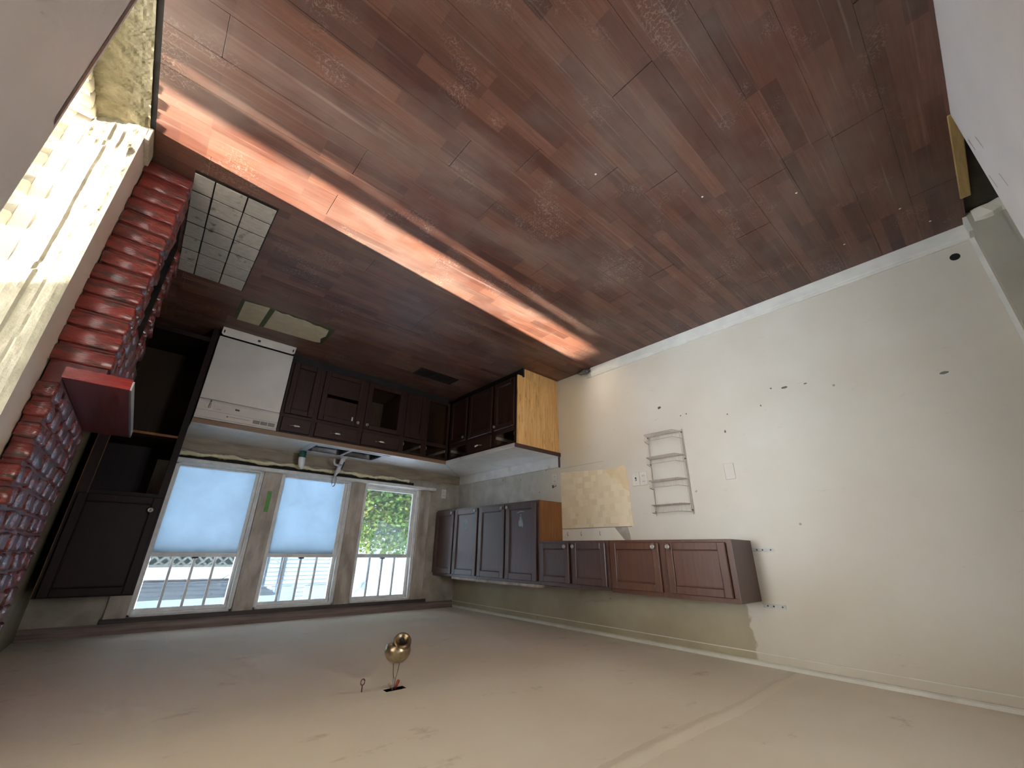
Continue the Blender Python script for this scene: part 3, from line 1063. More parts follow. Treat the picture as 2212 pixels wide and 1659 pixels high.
MB().box(.02, 3.098, -.016, -.003, CT1, .988).build('backsplash', 'splash_brown', ct)
# mitre joint
MB().box(-.45, .45, -.0012, .0012, CT1 - .0005, CT1 + .0004, lambda a, b, c: (.33 + (a - b) * .7071, -.32 + (-a - b) * .7071, c)).build('mitre_joint', 'gap', ct)

# ------------------------------------------------------------------ sink
sk = thing('sink', (1.74, -.36, CT1), 'double bowl stainless steel sink under the middle window', 'sink')


def rrect(x0, x1, y0, y1, r, n=5):
    pts = []
    for cx, cy, a0 in ((x1 - r, y1 - r, 0), (x0 + r, y1 - r, 90), (x0 + r, y0 + r, 180), (x1 - r, y0 + r, 270)):
        for k in range(n + 1):
            a = math.radians(a0 + 90 * k / n)
            pts.append((cx + r * math.cos(a), cy + r * math.sin(a)))
    return pts


def loft(rings):
    m = MB()
    n = len(rings[0])
    vs = [p for r in rings for p in r]
    fs = []
    for i in range(len(rings) - 1):
        for k in range(n):
            k2 = (k + 1) % n
            fs.append((i * n + k, i * n + k2, (i + 1) * n + k2, (i + 1) * n + k))
    fs.append(tuple((len(rings) - 1) * n + k for k in range(n)))
    m.add(vs, fs)
    return m


for x0, x1 in ((1.395, 1.725), (1.755, 2.085)):
    y0, y1 = -.545, -.245
    rings = [[(x, y, z) for x, y in rrect(x0 + i_, x1 - i_, y0 + i_, y1 - i_, .05 + d_)] for i_, d_, z in ((-.006, .006, CT1 + .005), (0, 0, CT1 - .004), (.006, 0, CT1 - .06), (.012, 0, CT1 - .15), (.035, 0, CT1 - .165))]
    b_ = loft(rings).build('bowl', 'steel', sk, smooth=True)
    MB().lathe([(.04, 0), (.04, .003), (.03, .004), (.012, .001), (.0, .001)], 20, ((x0 + x1) / 2, (y0 + y1) / 2, CT1 - .1645)).build('drain', 'chrome', b_, smooth=True)
rim = MB()
zr = (CT1 + .0005, CT1 + .007)
for q in ((1.33, 1.392, -.60, -.135), (2.088, 2.15, -.60, -.135), (1.392, 2.088, -.60, -.548), (1.392, 2.088, -.242, -.135), (1.725, 1.755, -.548, -.242)):
    rim.box(*q, *zr)
rim.build('rim', 'rim_sheen', sk, bevel=.003)
# faucet
fc = thing('faucet', (1.675, -.18, CT1 + .007), 'pale tap with black stripe and loop lever behind the sink', 'faucet')
fz = CT1 + .007
MB().lathe([(.034, 0), (.034, .008), (.026, .014), (.0, .014)], 20, (1.68, -.18, fz)).build('base', 'faucet', fc, smooth=True)
bd = MB()
sec = [((1.680, -.18, fz + .01), .026, .020), ((1.690, -.175, fz + .06), .027, .021), ((1.705, -.165, fz + .12), .026, .02), ((1.72, -.155, fz + .17), .021, .017), ((1.733, -.15, fz + .205), .012, .011)]
rings = [[(c[0] + a * math.cos(t), c[1] + b * math.sin(t), c[2]) for t in [2 * math.pi * k / 16 for k in range(16)]] for c, a, b in sec]
bo = loft(rings).build('body', 'faucet', fc, smooth=True)
MB().prism([(1.664, fz + .05), (1.676, fz + .05), (1.694, fz + .13), (1.682, fz + .13)], -.201, -.192, lambda a, b, c: (a, c, b)).build('black_stripe', 'black', bo)
MB().tube([(1.695, -.18, fz + .085), (1.74, -.21, fz + .098), (1.78, -.235, fz + .097), (1.793, -.243, fz + .075), (1.795, -.245, fz + .04)], [.013, .012, .011, .010, .010], 10).build('spout', 'faucet', fc, smooth=True)
lp = [(1.731 + .020 * math.sin(t), -.147, fz + .255 - .06 * math.cos(t)) for t in [2 * math.pi * k / 20 for k in range(20)]]
MB().tube(lp, .0045, 8, True).build('lever_loop', 'chrome', fc, smooth=True)
# soap bottle
sb = thing('soap_bottle', (2.105, -.19, fz), 'dark green and white squeeze bottle on the sink corner', 'bottle')
MB().lathe([(.030, 0), (.033, .004), (.034, .05), (.034, .066), (.0, .066)], 20, (2.105, -.19, fz)).build('green_base', 'soap_g', sb, smooth=True)
rings = []
for zz, a, dx in ((.066, .034, 0), (.10, .034, -.003), (.13, .030, -.008), (.155, .022, -.014), (.176, .008, -.028)):
    rings.append([(2.105 + dx + a * math.cos(t), -.19 + a * .8 * math.sin(t), fz + zz + .012 * math.cos(t) * (zz > .12)) for t in [2 * math.pi * k / 16 for k in range(16)]])
loft(rings).build('white_top', 'soap_w', sb, smooth=True)

# ------------------------------------------------------------------ dishwasher
dw = thing('dishwasher', (2.79, -.6, 0), 'white built-in dishwasher with dial between dark cabinets', 'dishwasher')
D0, D1 = 2.482, 3.096
MB().box(D0 + .004, D1 - .004, -.60, -.03, .09, .83).build('tub_body', 'gap', dw)
do = MB().box(D0, D1, -.632, -.60, .065, .655).build('door', 'white_app', dw, bevel=.006, bseg=3)
MB().add([(D0 + .20 + .0, -.6335, .60), (D0 + .235, -.6335, .605), (D0 + .215, -.6335, .612)], [(0, 1, 2)]).build('chip', 'plate', do)
cp = MB().prism([(-.600, .659), (-.634, .659), (-.640, .68), (-.640, .815), (-.652, .822), (-.652, .832), (-.600, .832)], D0, D1, lambda a, b, c: (c, a, b)).build('control_panel', 'white_app2', dw, bevel=.002)
MB().lathe([(.034, 0), (.034, .006), (.028, .010), (.0, .010)], 24, (3.012, -.640, .715), '-y').build('dial', 'white_app', cp, smooth=False)
MB().box(3.006, 3.018, -.662, -.650, .690, .742).build('dial_grip', 'chrome', cp, bevel=.002)
MB().box(3.007, 3.017, -.653, -.6395, .668, .680).build('dial_mark', 'black', cp)
MB().box(2.795, 2.828, -.6425, -.6395, .703, .716).build('latch_slot', 'black', cp)
MB().box(2.925, 2.965, -.6408, -.6395, .732, .735).build('printed_line', 'grey_btn', cp)
for k in range(3):
    MB().box(2.502 + k * .06, 2.556 + k * .06, -.6425, -.6395, .768, .800).build('button', 'grey_btn', cp, bevel=.001)
MB().box(2.70, 2.86, -.6408, -.6395, .778, .782).build('printed_line', 'grey_btn', cp)
MB().lathe([(.006, 0), (.006, .002)], 10, (2.87, -.6395, .782), '-y').build('indicator', 'black', cp)
MB().box(D0, D1, -.6405, -.6395, .755, .757).build('panel_seam', 'grey_btn', cp)
kt = lambda a, b, c: (a, -.715 + c * .75 + b, c * .62 + .002)
kp = MB().prism([(D0 + .004, 0), (D1 - .004, 0), (D1 - .004, .07), (D1 - .02, .085), (D0 + .02, .085), (D0 + .004, .07)], 0, .002, lambda a, b, c: (a, -.70 + b * .45 - c, b * .75 + .001))
kpo = kp.build('kick_plate', 'white_app', dw, bevel=.001)
for xx, w_ in ((2.80, .013), (3.075, .006), (2.505, .006)):
    poly = [(xx + w_ * math.cos(t), .045 + (.013 if w_ > .01 else .018) * math.sin(t)) for t in [2 * math.pi * k / 14 for k in range(14)]]
    MB().prism(poly, .0005, .003, lambda a, b, c: (a, -.70 + b * .45 - c, b * .75 + .001)).build('screw_hole', 'black', kpo)

# ------------------------------------------------------------------ tall oven cabinet
TX0, TX1, TY = 3.105, 3.600, -.605
tc = thing('tall_cabinet', (3.35, -.3, 0), 'very dark full-height cabinet with open bays beside the windows', 'cabinet')
b = MB()
b.box(TX0, TX0 + .018, TY + .02, -.002, .0, 2.145).box(TX1 - .018, TX1, TY + .02, -.002, .0, 2.145)
b.box(TX0, TX1, -.012, -.002, .0, 2.145).box(TX0, TX1, TY + .02, -.002, 2.127, 2.145)
b.box(TX0 + .018, TX1 - .018, TY + .02, -.012, 1.46, 1.478).box(TX0 + .018, TX1 - .018, TY + .02, -.012, .10, .118)
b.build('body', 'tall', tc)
f = MB()
f.box(TX0, TX0 + .045, TY, TY + .02, .0, 2.145).box(TX1 - .065, TX1, TY, TY + .02, .0, 2.145)
f.box(TX0 + .045, TX1 - .065, TY, TY + .02, 2.11, 2.145).box(TX0 + .045, TX1 - .065, TY, TY + .02, 1.455, 1.50).box(TX0 + .045, TX1 - .065, TY, TY + .02, .10, .14)
f.build('face_frame', 'tall', tc, bevel=.001)
MB().box(TX0 + .018, TX1 - .018, TY + .004, -.012, 1.0, 1.018).build('shelf', 'tall_inside', tc)
MB().box(TX0 + .045, TX1 - .065, TY + .001, TY + .004, 1.0, 1.018).build('shelf_edge', 'golden_dk', tc)
MB().box(TX1 - .066, TX1 - .063, TY - .003, TY, 1.02, 1.50).build('edge_bead', 'golden_dk', tc)
MB().box(TX1 - .002, TX1 + .001, TY - .002, TY, .0, 2.145).build('edge_bead', 'golden_dk', tc)
MB().box(TX0 + .02, TX1 - .02, -.03, -.013, .118, 1.0).build('back_board', 'tall_inside', tc)
Tt = face_T((TX0, TY, 0), (1, 0, 0), (0, -1, 0))
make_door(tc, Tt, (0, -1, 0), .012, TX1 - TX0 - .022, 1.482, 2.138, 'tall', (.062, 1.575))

# ------------------------------------------------------------------ wall cabinets
UX = .318


def wall_cabinet(y0, y1, z0, z1, doors, label, mat='dark_v', side=None, side_mat='golden_dk', knobs=()):
    root = thing('wall_cabinet', (.16, (y0 + y1) / 2, z0), label, 'cabinet', 'wall cabinets on the scuffed wall')
    bx = MB().box(.001, UX - .02, y0, y1, z0, z1)
    bo = bx.build('body', mat, root)
    # face frame
    ff = MB().box(UX - .02, UX, y0, y1, z0, z0 + .028).box(UX - .02, UX, y0, y1, z1 - .03, z1)
    ys = [y0, y1]
    ff.box(UX - .02, UX, y0, y0 + .03, z0 + .028, z1 - .03).box(UX - .02, UX, y1 - .03, y1, z0 + .028, z1 - .03)
    ff.box(UX - .02, UX - .004, y0 + .03, y1 - .03, z0 + .028, z1 - .03)
    ff.build('face_frame', mat, root, bevel=.001)
    if side:
        MB().box(.001, UX - .001, y0 - .004, y0 - .0003, z0 + .001, z1 - .001).build('side_panel', side_mat, root)
    T = face_T((UX, 0, 0), (0, 1, 0), (1, 0, 0))
    out = []
    for (a, bb_), ks in zip(doors, knobs):
        ku = (a + .030) if ks < 0 else (bb_ - .030)
        out.append(make_door(root, T, (1, 0, 0), a, bb_, z0 + .018, z1 - .028, mat, (ku, z0 + .048), frame=.058 if z1 - z0 > .5 else .05))
    return root, out


ZU0, ZU1, ZS0 = 1.345, 2.095, 1.722
wall_cabinet(-.428, -.004, ZU0, ZU1, [(-.418, -.012)], 'single-door dark wall cabinet in the window corner', knobs=(-1,))
r2, d2 = wall_cabinet(-.905, -.430, ZU0, ZU1, [(-.893, -.442)], 'single-door dark wall cabinet with a pale lump-shaped sticker', knobs=(-1,))
r3, d3 = wall_cabinet(-1.868, -.907, ZU0, ZU1, [(-1.366, -.925), (-1.838, -1.392)], 'double-door dark wall cabinet with golden brown side panel', side=True, knobs=(-1, 1))
r4, d4 = wall_cabinet(-2.655, -1.872, ZS0, ZU1 - .005, [(-2.240, -1.885), (-2.628, -2.275)], 'short double-door dark wall cabinet in the middle of the row', knobs=(-1, 1))
r5, d5 = wall_cabinet(-3.605, -2.657, ZS0, ZU1, [(-3.098, -2.680), (-3.572, -3.155)], 'short double-door warm brown wall cabinet at the row end', mat='warm_v', side=True, side_mat='dark_v', knobs=(-1, 1))
# pale strips painting the light caught by the cabinets' top edges
MB().box(.05, UX + .006, -1.868, -.908, ZU1, ZU1 + .022).build('top_edge_sheen', 'casing', r3)
MB().box(.05, UX + .006, -.905, -.430, ZU1, ZU1 + .022).build('top_edge_sheen', 'casing', r2)


def decal(parent, polys):
    m = MB()
    for p in polys:
        m.prism(p, UX + .0072, UX + .0080, lambda a, b, c: (c, a, b))
    tag(m.build('sticker', 'decal', parent), 'faded pale sticker on the door panel')


def ell(cy, cz, ry, rz, n=10):
    return [(cy + ry * math.cos(2 * math.pi * k / n), cz + rz * math.sin(2 * math.pi * k / n)) for k in range(n)]


decal(d2[0], [[(-.70, 1.50), (-.675, 1.47), (-.64, 1.465), (-.615, 1.49), (-.625, 1.52), (-.610, 1.55), (-.632, 1.575), (-.655, 1.56), (-.668, 1.585), (-.69, 1.575), (-.685, 1.535)]])
decal(d3[1], [[(-1.622, 1.488), (-1.600, 1.488), (-1.596, 1.515), (-1.578, 1.54), (-1.580, 1.572), (-1.600, 1.588), (-1.628, 1.580), (-1.640, 1.598), (-1.648, 1.565), (-1.636, 1.53), (-1.626, 1.512)], ell(-1.611, 1.475, .010, .007),
              [(-1.68, 1.452), (-1.64, 1.438), (-1.61, 1.436), (-1.57, 1.443), (-1.54, 1.46), (-1.57, 1.453), (-1.61, 1.446), (-1.65, 1.448)]])
# hanging straps at the end of the row
for zz in (1.782, 2.118):
    s_ = thing('steel_strap', (.002, -3.66, zz), 'perforated steel strap beyond the %s corner of the end wall cabinet' % ('lower' if zz < 2 else 'upper'), 'strap', 'hanging straps at the wall cabinet end')
    MB().box(.0005, .003, -3.745, -3.612, zz - .012, zz + .012).build('plate', 'galv', s_, bevel=.001)
    for yy in (-3.725, -3.675, -3.64):
        MB().lathe([(.005, 0), (.005, .0012)], 10, (.003, yy, zz), 'x').build('hole', 'black', s_)

# ------------------------------------------------------------------ wallpaper remnant and patch strip on the left wall
wp = thing('wallpaper_remnant', (.001, -2.28, 1.06), 'beige checked wallpaper remnant with a torn lower corner', 'wallpaper')
MB().prism([(-1.873, 1.045), (-2.0, 1.052), (-2.35, 1.075), (-2.43, 1.082), (-2.50, 1.16), (-2.60, 1.19), (-2.62, 1.27), (-2.69, 1.31), (-2.69, 1.45), (-2.70, 1.60), (-2.45, 1.595), (-1.873, 1.60)], .0005, .002, lambda a, b, c: (c, a, b)).build('paper_sheet', 'wallpaper', wp)
MB().prism([(-2.43, 1.082), (-2.55, 1.085), (-2.655, 1.068), (-2.668, 1.10), (-2.685, 1.20), (-2.69, 1.31), (-2.62, 1.27), (-2.60, 1.19), (-2.50, 1.16)], .0005, .0012, lambda a, b, c: (c, a, b)).build('torn_patch', 'torn', wp)
MB().prism([(-1.873, 1.604), (-2.50, 1.604), (-2.60, 1.716), (-1.873, 1.716)], .0003, .001, lambda a, b, c: (c, a, b)).build('patch_strip', 'strip_white', wp)
MB().prism([(-2.45, 1.604), (-2.635, 1.60), (-2.65, 1.66), (-2.66, 1.716), (-2.58, 1.716)], .0003, .0008, lambda a, b, c: (c, a, b)).build('shadow_patch', 'bare', wp)  # soft grey-brown shadow painted as a flat patch
MB().box(.0005, .0025, -2.68, -1.873, 1.599, 1.604).build('paper_edge', 'brown_trim', wp)
MB().box(.0005, .002, -2.43, -1.873, 1.0, 1.0015).build('old_line', 'brown_trim', wp)
for k, yy in enumerate((-1.95, -2.12, -2.34)):
    hk = thing('cup_hook', (.002, yy, 1.66), 'small rusty hook above the wallpaper, %s' % ['nearest the golden cabinet side', 'middle of three', 'farthest from the golden cabinet side'][k], 'hook', 'hooks above the wallpaper')
    MB().tube([(.001, yy, 1.665), (.008, yy, 1.665), (.014, yy, 1.655), (.013, yy, 1.64), (.006, yy, 1.636)], .0022, 6).build('wire_hook', 'eye', hk, smooth=True)


# ------------------------------------------------------------------ electrical plates
def plate(label, name, y, z, kind, wall='left'):
    if wall == 'left':
        T = lambda a, b, c: (b, y + a, z + c)
        ax = 'x'
        loc = (.001, y, z)
    else:
        T = lambda a, b, c: (y + a, -b, z + c)
        ax = '-y'
        loc = (y, -.001, z)
    p = thing(name, loc, label, 'wall plate')
    MB().box(-.036, .036, .0008, .007, -.059, .059, T).build('cover', 'painted_plate' if kind == 'blank' else 'plate', p, bevel=.003)
    if kind == 'outlet':
        for dz in (-.024, .024):
            c = MB()
            poly = [(.017 * math.cos(t), dz + .015 * math.sin(t)) for t in [2 * math.pi * k / 14 for k in range(14)]]
            c.prism(poly, .007, .0085, lambda a, b, cc: T(a, cc, b))
            so = c.build('socket', 'plate', p)
            for du in (-.007, .007):
                MB().box(du - .0015, du + .0015, .0085, .0092, dz - .005, dz + .006, T).build('slot', 'black', so)
    elif kind == 'switch':
        MB().box(-.007, .007, .007, .0085, -.015, .015, T).build('toggle_slot', 'black', p)
        MB().box(-.004, .004, .0085, .018, 0, .010, T).build('toggle', 'plate', p, bevel=.001)
        for dz in (-.038, .038):
            MB().lathe([(.003, 0), (.003, .001)], 8, T(0, .007, dz), ax).build('screw', 'galv', p)
    return p


plate('almond outlet plate between the worktop end and the wallpaper', 'outlet_plate', -1.790, 1.098, 'outlet')
plate('light switch plate with a dark toggle slot next to the wallpaper', 'switch_plate', -2.765, 1.210, 'switch')
plate('outlet plate between the switch and the wire rack', 'outlet_plate', -2.842, 1.212, 'outlet')
plate('blank square plate alone on the wall past the wire rack', 'blank_plate', -3.560, 1.241, 'blank')
plate('dim outlet plate between third window and the room corner', 'outlet_plate', .25, 1.123, 'outlet', 'win')
w_ = MB().tube([(.004, -1.76, 1.175), (.012, -1.775, 1.180), (.010, -1.80, 1.178), (.012, -1.815, 1.17)], .003, 6)
MB().box(.001, .004, -1.768, -1.752, 1.160, 1.19).build('wire_hole', 'gap', wl)
o = w_.build('cut_wire', 'black', None, smooth=True, off=(.004, -1.79, 1.17))
tag(o, 'short black cut wire above the outlet by the worktop end', 'wire')

# ------------------------------------------------------------------ wire rack
rk = thing('wire_rack', (.02, -3.085, .86), 'four-tier beige wire spice rack screwed to the wall', 'rack')
RY0, RY1 = -3.243, -2.930
for yy in (RY0, RY1):
    MB().tube([(.012, yy, .855), (.012, yy, 1.53)], .0032, 6).build('upright', 'wire', rk)
    MB().tube([(.030, yy + (.014 if yy == RY0 else -.014), .885), (.020, yy + (.014 if yy == RY0 else -.014), 1.50)], .0022, 6).build('upright', 'wire', rk)
for k, zz in enumerate((.871, 1.067, 1.259, 1.453)):
    xf, ch = .125, .03
    base = [(.014, RY1, zz), (xf, RY1 - ch, zz), (xf, RY0 + ch, zz), (.014, RY0, zz)]
    rimp = [(p[0], p[1], p[2] + .06) for p in base]
    s_ = MB()
    s_.tube(base + [base[0]], .0026, 6)
    s_.tube(rimp, .0026, 6)
    fr_ = s_.build('shelf_frame', 'wire', rk)
    g = MB()
    for q in range(25):
        yy = RY1 + (RY0 - RY1) * (q + .5) / 25
        tt = min(1, min(abs(yy - RY1), abs(yy - RY0)) / ch)
        x1 = .014 + (xf - .014) * tt
        g.tube([(.014, yy, zz), (x1, yy, zz), (x1, yy, zz + .06)], .0014, 4)
    tag(g.build('shelf_grid', 'wire', fr_), kind='stuff')
for yy, zz in ((RY0, 1.50), (RY0, 1.10), (RY1, .875), (RY1, 1.11), (RY1, 1.50), (RY0, .88)):
    MB().lathe([(.006, 0), (.006, .003)], 8, (.016, yy, zz), 'x').build('screw', 'black', rk)

# ------------------------------------------------------------------ red brick fireplace
fp = thing('fireplace', (3.56, -1.95, 0), 'glossy red painted brick fireplace with board mantel', 'fireplace')
FX0, FX1, FY0, FY1 = 3.47, 3.654, -2.45, -1.45
UXF = 3.59
core = MB()
core.box(FX0 + .014, FX1, FY0 + .014, -2.2, 0, 1.15).box(FX0 + .014, FX1, -1.7, FY1 - .014, 0, 1.15).box(FX0 + .014, FX1, -2.2, -1.7, .80, 1.15)
core.box(UXF + .012, FX1, FY0 + .014, -1.30, 1.15, H - .004)
core.build('mortar_core', 'mortar_red', fp)
fbx = MB().box(3.845, 3.858, -2.2, -1.7, 0, .80).box(FX0 + .02, 3.855, -2.2, -2.192, 0, .80).box(FX0 + .02, 3.855, -1.708, -1.7, 0, .80).box(FX0 + .02, 3.855, -2.2, -1.7, .79, .80).box(FX0 + .02, 3.855, -2.2, -1.7, 0, .006)
tag(fbx.build('firebox', 'soot', fp), 'sooty black firebox opening')


def brick_mesh(dx, dy, dz, seed):
    rnd = random.Random(seed)
    bm = bmesh.new()
    bmesh.ops.create_cube(bm, size=1)
    bmesh.ops.scale(bm, vec=(dx, dy, dz), verts=bm.verts)
    for v in bm.verts:
        v.co += Vector((rnd.uniform(-.006, .006), rnd.uniform(-.006, .006), rnd.uniform(-.006, .006)))
    bmesh.ops.bevel(bm, geom=list(bm.edges), offset=.008, segments=1, profile=.6, affect='EDGES', clamp_overlap=True)
    me = bpy.data.meshes.new('brick')
    bm.to_mesh(me)
    bm.free()
    for p in me.polygons:
        p.use_smooth = True
    return me


PITCH = .0802
BH = .066
end_lo = [brick_mesh(.19, .10, BH, s) for s in range(5)]
end_up = [brick_mesh(.070, .10, BH, 20 + s) for s in range(4)]
front = [brick_mesh(.07, .196, BH, 40 + s) for s in range(5)]
half = [brick_mesh(.07, .092, BH, 60 + s) for s in range(4)]


def jit(s=.003):
    return random.uniform(-s, s)


for c in range(14):
    z = .014 + BH / 2 + c * PITCH
    piece('brick', random.choice(end_lo), 'brick', fp, (FX0 + .095 + jit(.005), FY0 + .05 + jit(), z), (jit(.03), jit(.03), jit(.02)))
    # front face between the end brick and the opening / far end
    y = FY0 + .105
    first = True
    segs = []
    if c % 2 == 0:
        segs.append(.098)
    while sum(s + .010 for s in segs) < FY1 - y - .06:
        segs.append(.196)
    for L in segs:
        yc = y + L / 2
        if yc + L / 2 > FY1 + .06:
            break
        if not (z < .80 and yc + L / 2 > -2.205 + .02 and yc - L / 2 < -1.695 - .02):
            piece('brick', random.choice(front if L > .15 else half), 'brick', fp, (FX0 + .034 + jit(), yc, z), (jit(.03), jit(.03), jit(.02)))
        y += L + .010
    if z < .80:          # short closers that finish each jamb
        piece('brick', random.choice(half), 'brick', fp, (FX0 + .034 + jit(), -2.246, z), (jit(.02), jit(.02), 0))
        piece('brick', random.choice(half), 'brick', fp, (FX0 + .034 + jit(), -1.654, z), (jit(.02), jit(.02), 0))
for c in range(15):
    z = 1.222 + BH / 2 + c * PITCH
    piece('brick', random.choice(end_up), 'brick', fp, (UXF + .035 + jit(), FY0 + .05 + jit(), z), (jit(.03), jit(.03), jit(.02)))
    y = FY0 + .105
    k = 0
    while y < -1.36:
        L = .092 if (k == 0 and c % 2 == 0) else .196
        L = min(L, .196)
        if y + L > -1.27:
            L = .092
        piece('brick', random.choice(front if L > .15 else half), 'brick', fp, (UXF + .034 + jit(.004), y + L / 2, z), (jit(.03), jit(.04), jit(.02)))
        y += L + .010
        k += 1
mt = MB().box(3.392, 3.60, FY0 - .012, -1.36, 1.152, 1.200)
mo = mt.build('mantel_shelf', 'mantel', fp, bevel=.002)
MB().box(3.392, 3.60, FY0 - .014, FY0 - .0118, 1.152, 1.199).build('front_edge', 'mantel_red', mo)
MB().box(3.386, 3.392, FY0 - .012, -1.36, 1.160, 1.2005).build('glint_strip', 'edge_glint', mo)  # added strip painting the window's reflection along the edge

# wood block at the foot of the wall end
o = MB().box(RW - .018, RW + .003, -2.665, -2.475, .0, .075).build('wood_offcut', 'pale_wood', None, bevel=.003, off=(RW, -2.55, 0))
tag(o, 'short pale wood offcut standing against the doorway corner', 'wood offcut')

# hearth tiles
ht = thing('hearth', (3.27, -1.98, 0), 'grid of dusty square tiles on the floor before the fireplace', 'hearth')
MB().box(3.074, 3.47, -2.524, -1.440, -.002, .002).build('grout_bed', 'kick', ht)
tm = {}
for xa, xb in ((3.381, 3.470), (3.229, 3.376), (3.080, 3.224)):
    for r in range(7):
        y0 = -2.515 + r * .1525
        key = round(xb - xa, 3)
        if key not in tm:
            tm[key] = MB().box(-(xb - xa) / 2 + .001, (xb - xa) / 2 - .001, -.0700, .0700, 0, .006).data('tile', bevel=.0012)
        piece('tile', tm[key], 'tile', ht, ((xa + xb) / 2 + jit(.001), y0 + .0763 + jit(.001), .0035 + random.uniform(0, .0008)), (0, 0, jit(.006)))

# ------------------------------------------------------------------ porch beyond the doorway
PX1 = 8.1
pf = struct('floor_porch', MB().box(RW - .004, 3.89, -3.45, -2.56, -.06, -.004).box(3.89, PX1 + .1, -6.5, 2.0, -.06, -.004), 'sunfloor', 'rough mortar floor beyond the sunny doorway')
tr = MB()
nu, nv = 24, 90
vs, fs = [], []
for j in range(nv + 1):
    for i in range(nu + 1):
        x = RW - .002 + .21 * i / nu
        y = -3.45 + .90 * j / nv
        d = .004 + .006 * mn.noise((x * 30, y * 30, 0)) + .004 * mn.noise((x * 80, y * 80, 5))
        if y > -2.78 and i > 1:
            d += (y + 2.78) * .12 * max(0, .6 + mn.noise((x * 25, y * 25, 9)))
        vs.append((x, y, max(.0005, d)))
for j in range(nv):
    for i in range(nu):
        a = j * (nu + 1) + i
        fs.append((a, a + 1, a + nu + 2, a + nu + 1))
tr.add(vs, fs)
tr.build('mortar_threshold', 'sunfloor', pf, smooth=False)
MB().box(RW - .022, RW - .003, -3.415, -2.66, -.04, -.002).build('floor_edge_gap', 'gap', pf)
# cream brick pier beside the doorway
pw = struct('wall_porch_brick', MB().box(3.905, 4.12, -2.563, -2.40, -.06, 2.7), 'cream_mortar', 'cream painted brick pier of the porch')
cbm = [brick_mesh(.20, .05, .064, 80 + s) for s in range(4)]
for c in range(22):
    for k in range(4):
        x = 3.90 + (.105 if c % 2 else 0) + .212 * k
        if x + .1 < 4.10:
            piece('brick', random.choice(cbm), 'cream_brick', pw, (x + .1, -2.570 + jit(), .035 + c * .078), (jit(.02), jit(.02), jit(.01)))
# brick door sill that shades the threshold
si = struct('trim_sill', MB().box(3.845, 4.02, -3.415, -2.60, 0, .052), 'cream_mortar', 'cream brick sill of the porch doorway')
sbm = [brick_mesh(.185, .066, .05, 90 + s) for s in range(3)]
for k in range(11):
    piece('brick', random.choice(sbm), 'cream_brick', si, (3.932, -3.375 + k * .0745, .037), (jit(.02), jit(.01), jit(.02)))
# porch end, out of view: panels and bays shaped to steer sun and sky
SL0, SL1 = -3.486, -3.466      # narrow crack of light beside the door post
pe = MB()
pe.box(PX1, PX1 + .06, SL1, -3.335, -.06, 2.5)
pe.box(PX1, PX1 + .06, -6.56, SL0, -.06, 2.5)
pe.box(PX1, PX1 + .06, SL0, SL1, 2.0, 2.5)
pe.box(PX1, PX1 + .06, -3.335, -2.93, 2.055, 2.5)
pe.box(PX1, PX1 + .06, -6.56, 2.0, 2.5, 2.7)
pe.box(PX1, PX1 + .06, 1.9, 2.0, -.06, 2.5).box(PX1, PX1 + .06, -.55, -.45, -.06, 2.5)
pend = struct('wall_porch_end', pe, 'white_room', 'unseen white porch end with bays shaped for the incoming light')
struct('wall_porch_side', MB().box(3.90, PX1 + .06, -6.56, -6.46, -.06, 2.7), 'white_room', 'white side wall of the porch')
struct('ceiling_porch', MB().box(3.66, PX1 + .06, -6.56, 2.0, 2.7, 2.76), 'white_room', 'white porch ceiling')
struct('wall_porch_house', MB().box(3.88, 3.905, -6.56, -3.415, -.06, 2.7).box(3.88, 3.905, -3.415, -2.575, 2.08, 2.7).box(3.90, 3.905, -2.40, 2.0, -.06, 2.7), 'white_room', 'white house wall inside the porch')

# ------------------------------------------------------------------ small things on the floor and wall
pp = thing('paper_patch', (2.69, -1.11, 0), 'cream paper sheet stuck on the floor with a dull green tape stripe', 'paper')
pts = [(3.030, -1.295), (2.95, -1.305), (2.84, -1.318)]
for k in range(11):
    pts.append((2.80 - .043 * k, -1.30 + .012 * math.sin(k * 2.1) + random.uniform(-.006, .006) + (.02 if k > 6 else 0)))
pts += [(2.365, -1.235), (2.352, -1.14), (2.375, -1.06), (2.350, -.975), (2.40, -.955), (2.7, -.938), (3.028, -.925)]
MB().prism(pts, .0006, .0022, lambda a, b, c: (a, b, c)).build('sheet', 'paper', pp)
MB().prism([(2.855, -1.325), (2.815, -1.325), (2.825, -.93), (2.862, -.93)], .0022, .0028).build('tape_stripe', 'olive_tape', pp)
MB().prism([(3.055, -1.325), (2.33, -1.325), (2.325, -1.27), (2.33, -.955), (2.36, -.955), (2.36, -1.22), (2.5, -1.29), (3.02, -1.30), (3.02, -.93), (3.055, -.93)], .0003, .0008).build('tape_border', 'olive_tape', pp)
vt = thing('floor_register', (1.1, -1.03, 0), 'black rectangular floor vent before the corner base cabinet', 'floor vent')
MB().box(.86, 1.35, -1.135, -.93, .0005, .003).build('plate', 'gap', vt, bevel=.001)
for k in range(16):
    x = .885 + k * .029
    MB().box(x, x + .008, -1.115, -.95, .003, .0055).build('slat', 'kick', vt)
db = MB()
vs, fs = [], []
ico = bmesh.new()
bmesh.ops.create_icosphere(ico, subdivisions=3, radius=1)
for v in ico.verts:
    d = 1 + .35 * mn.noise(v.co * 2.2)
    v.co = Vector((.030 + v.co.x * .030 * d, -2.275 + v.co.y * .075 * d, .024 + v.co.z * .024 * d))
    v.co.x = max(v.co.x, .002)
    v.co.z = max(v.co.z, .0005)
db.add([v.co.copy() for v in ico.verts], [[v.index for v in f_.verts] for f_ in ico.faces])
ico.free()
o = db.build('dust_clump', 'rope', None, smooth=True, off=(.03, -2.275, 0))
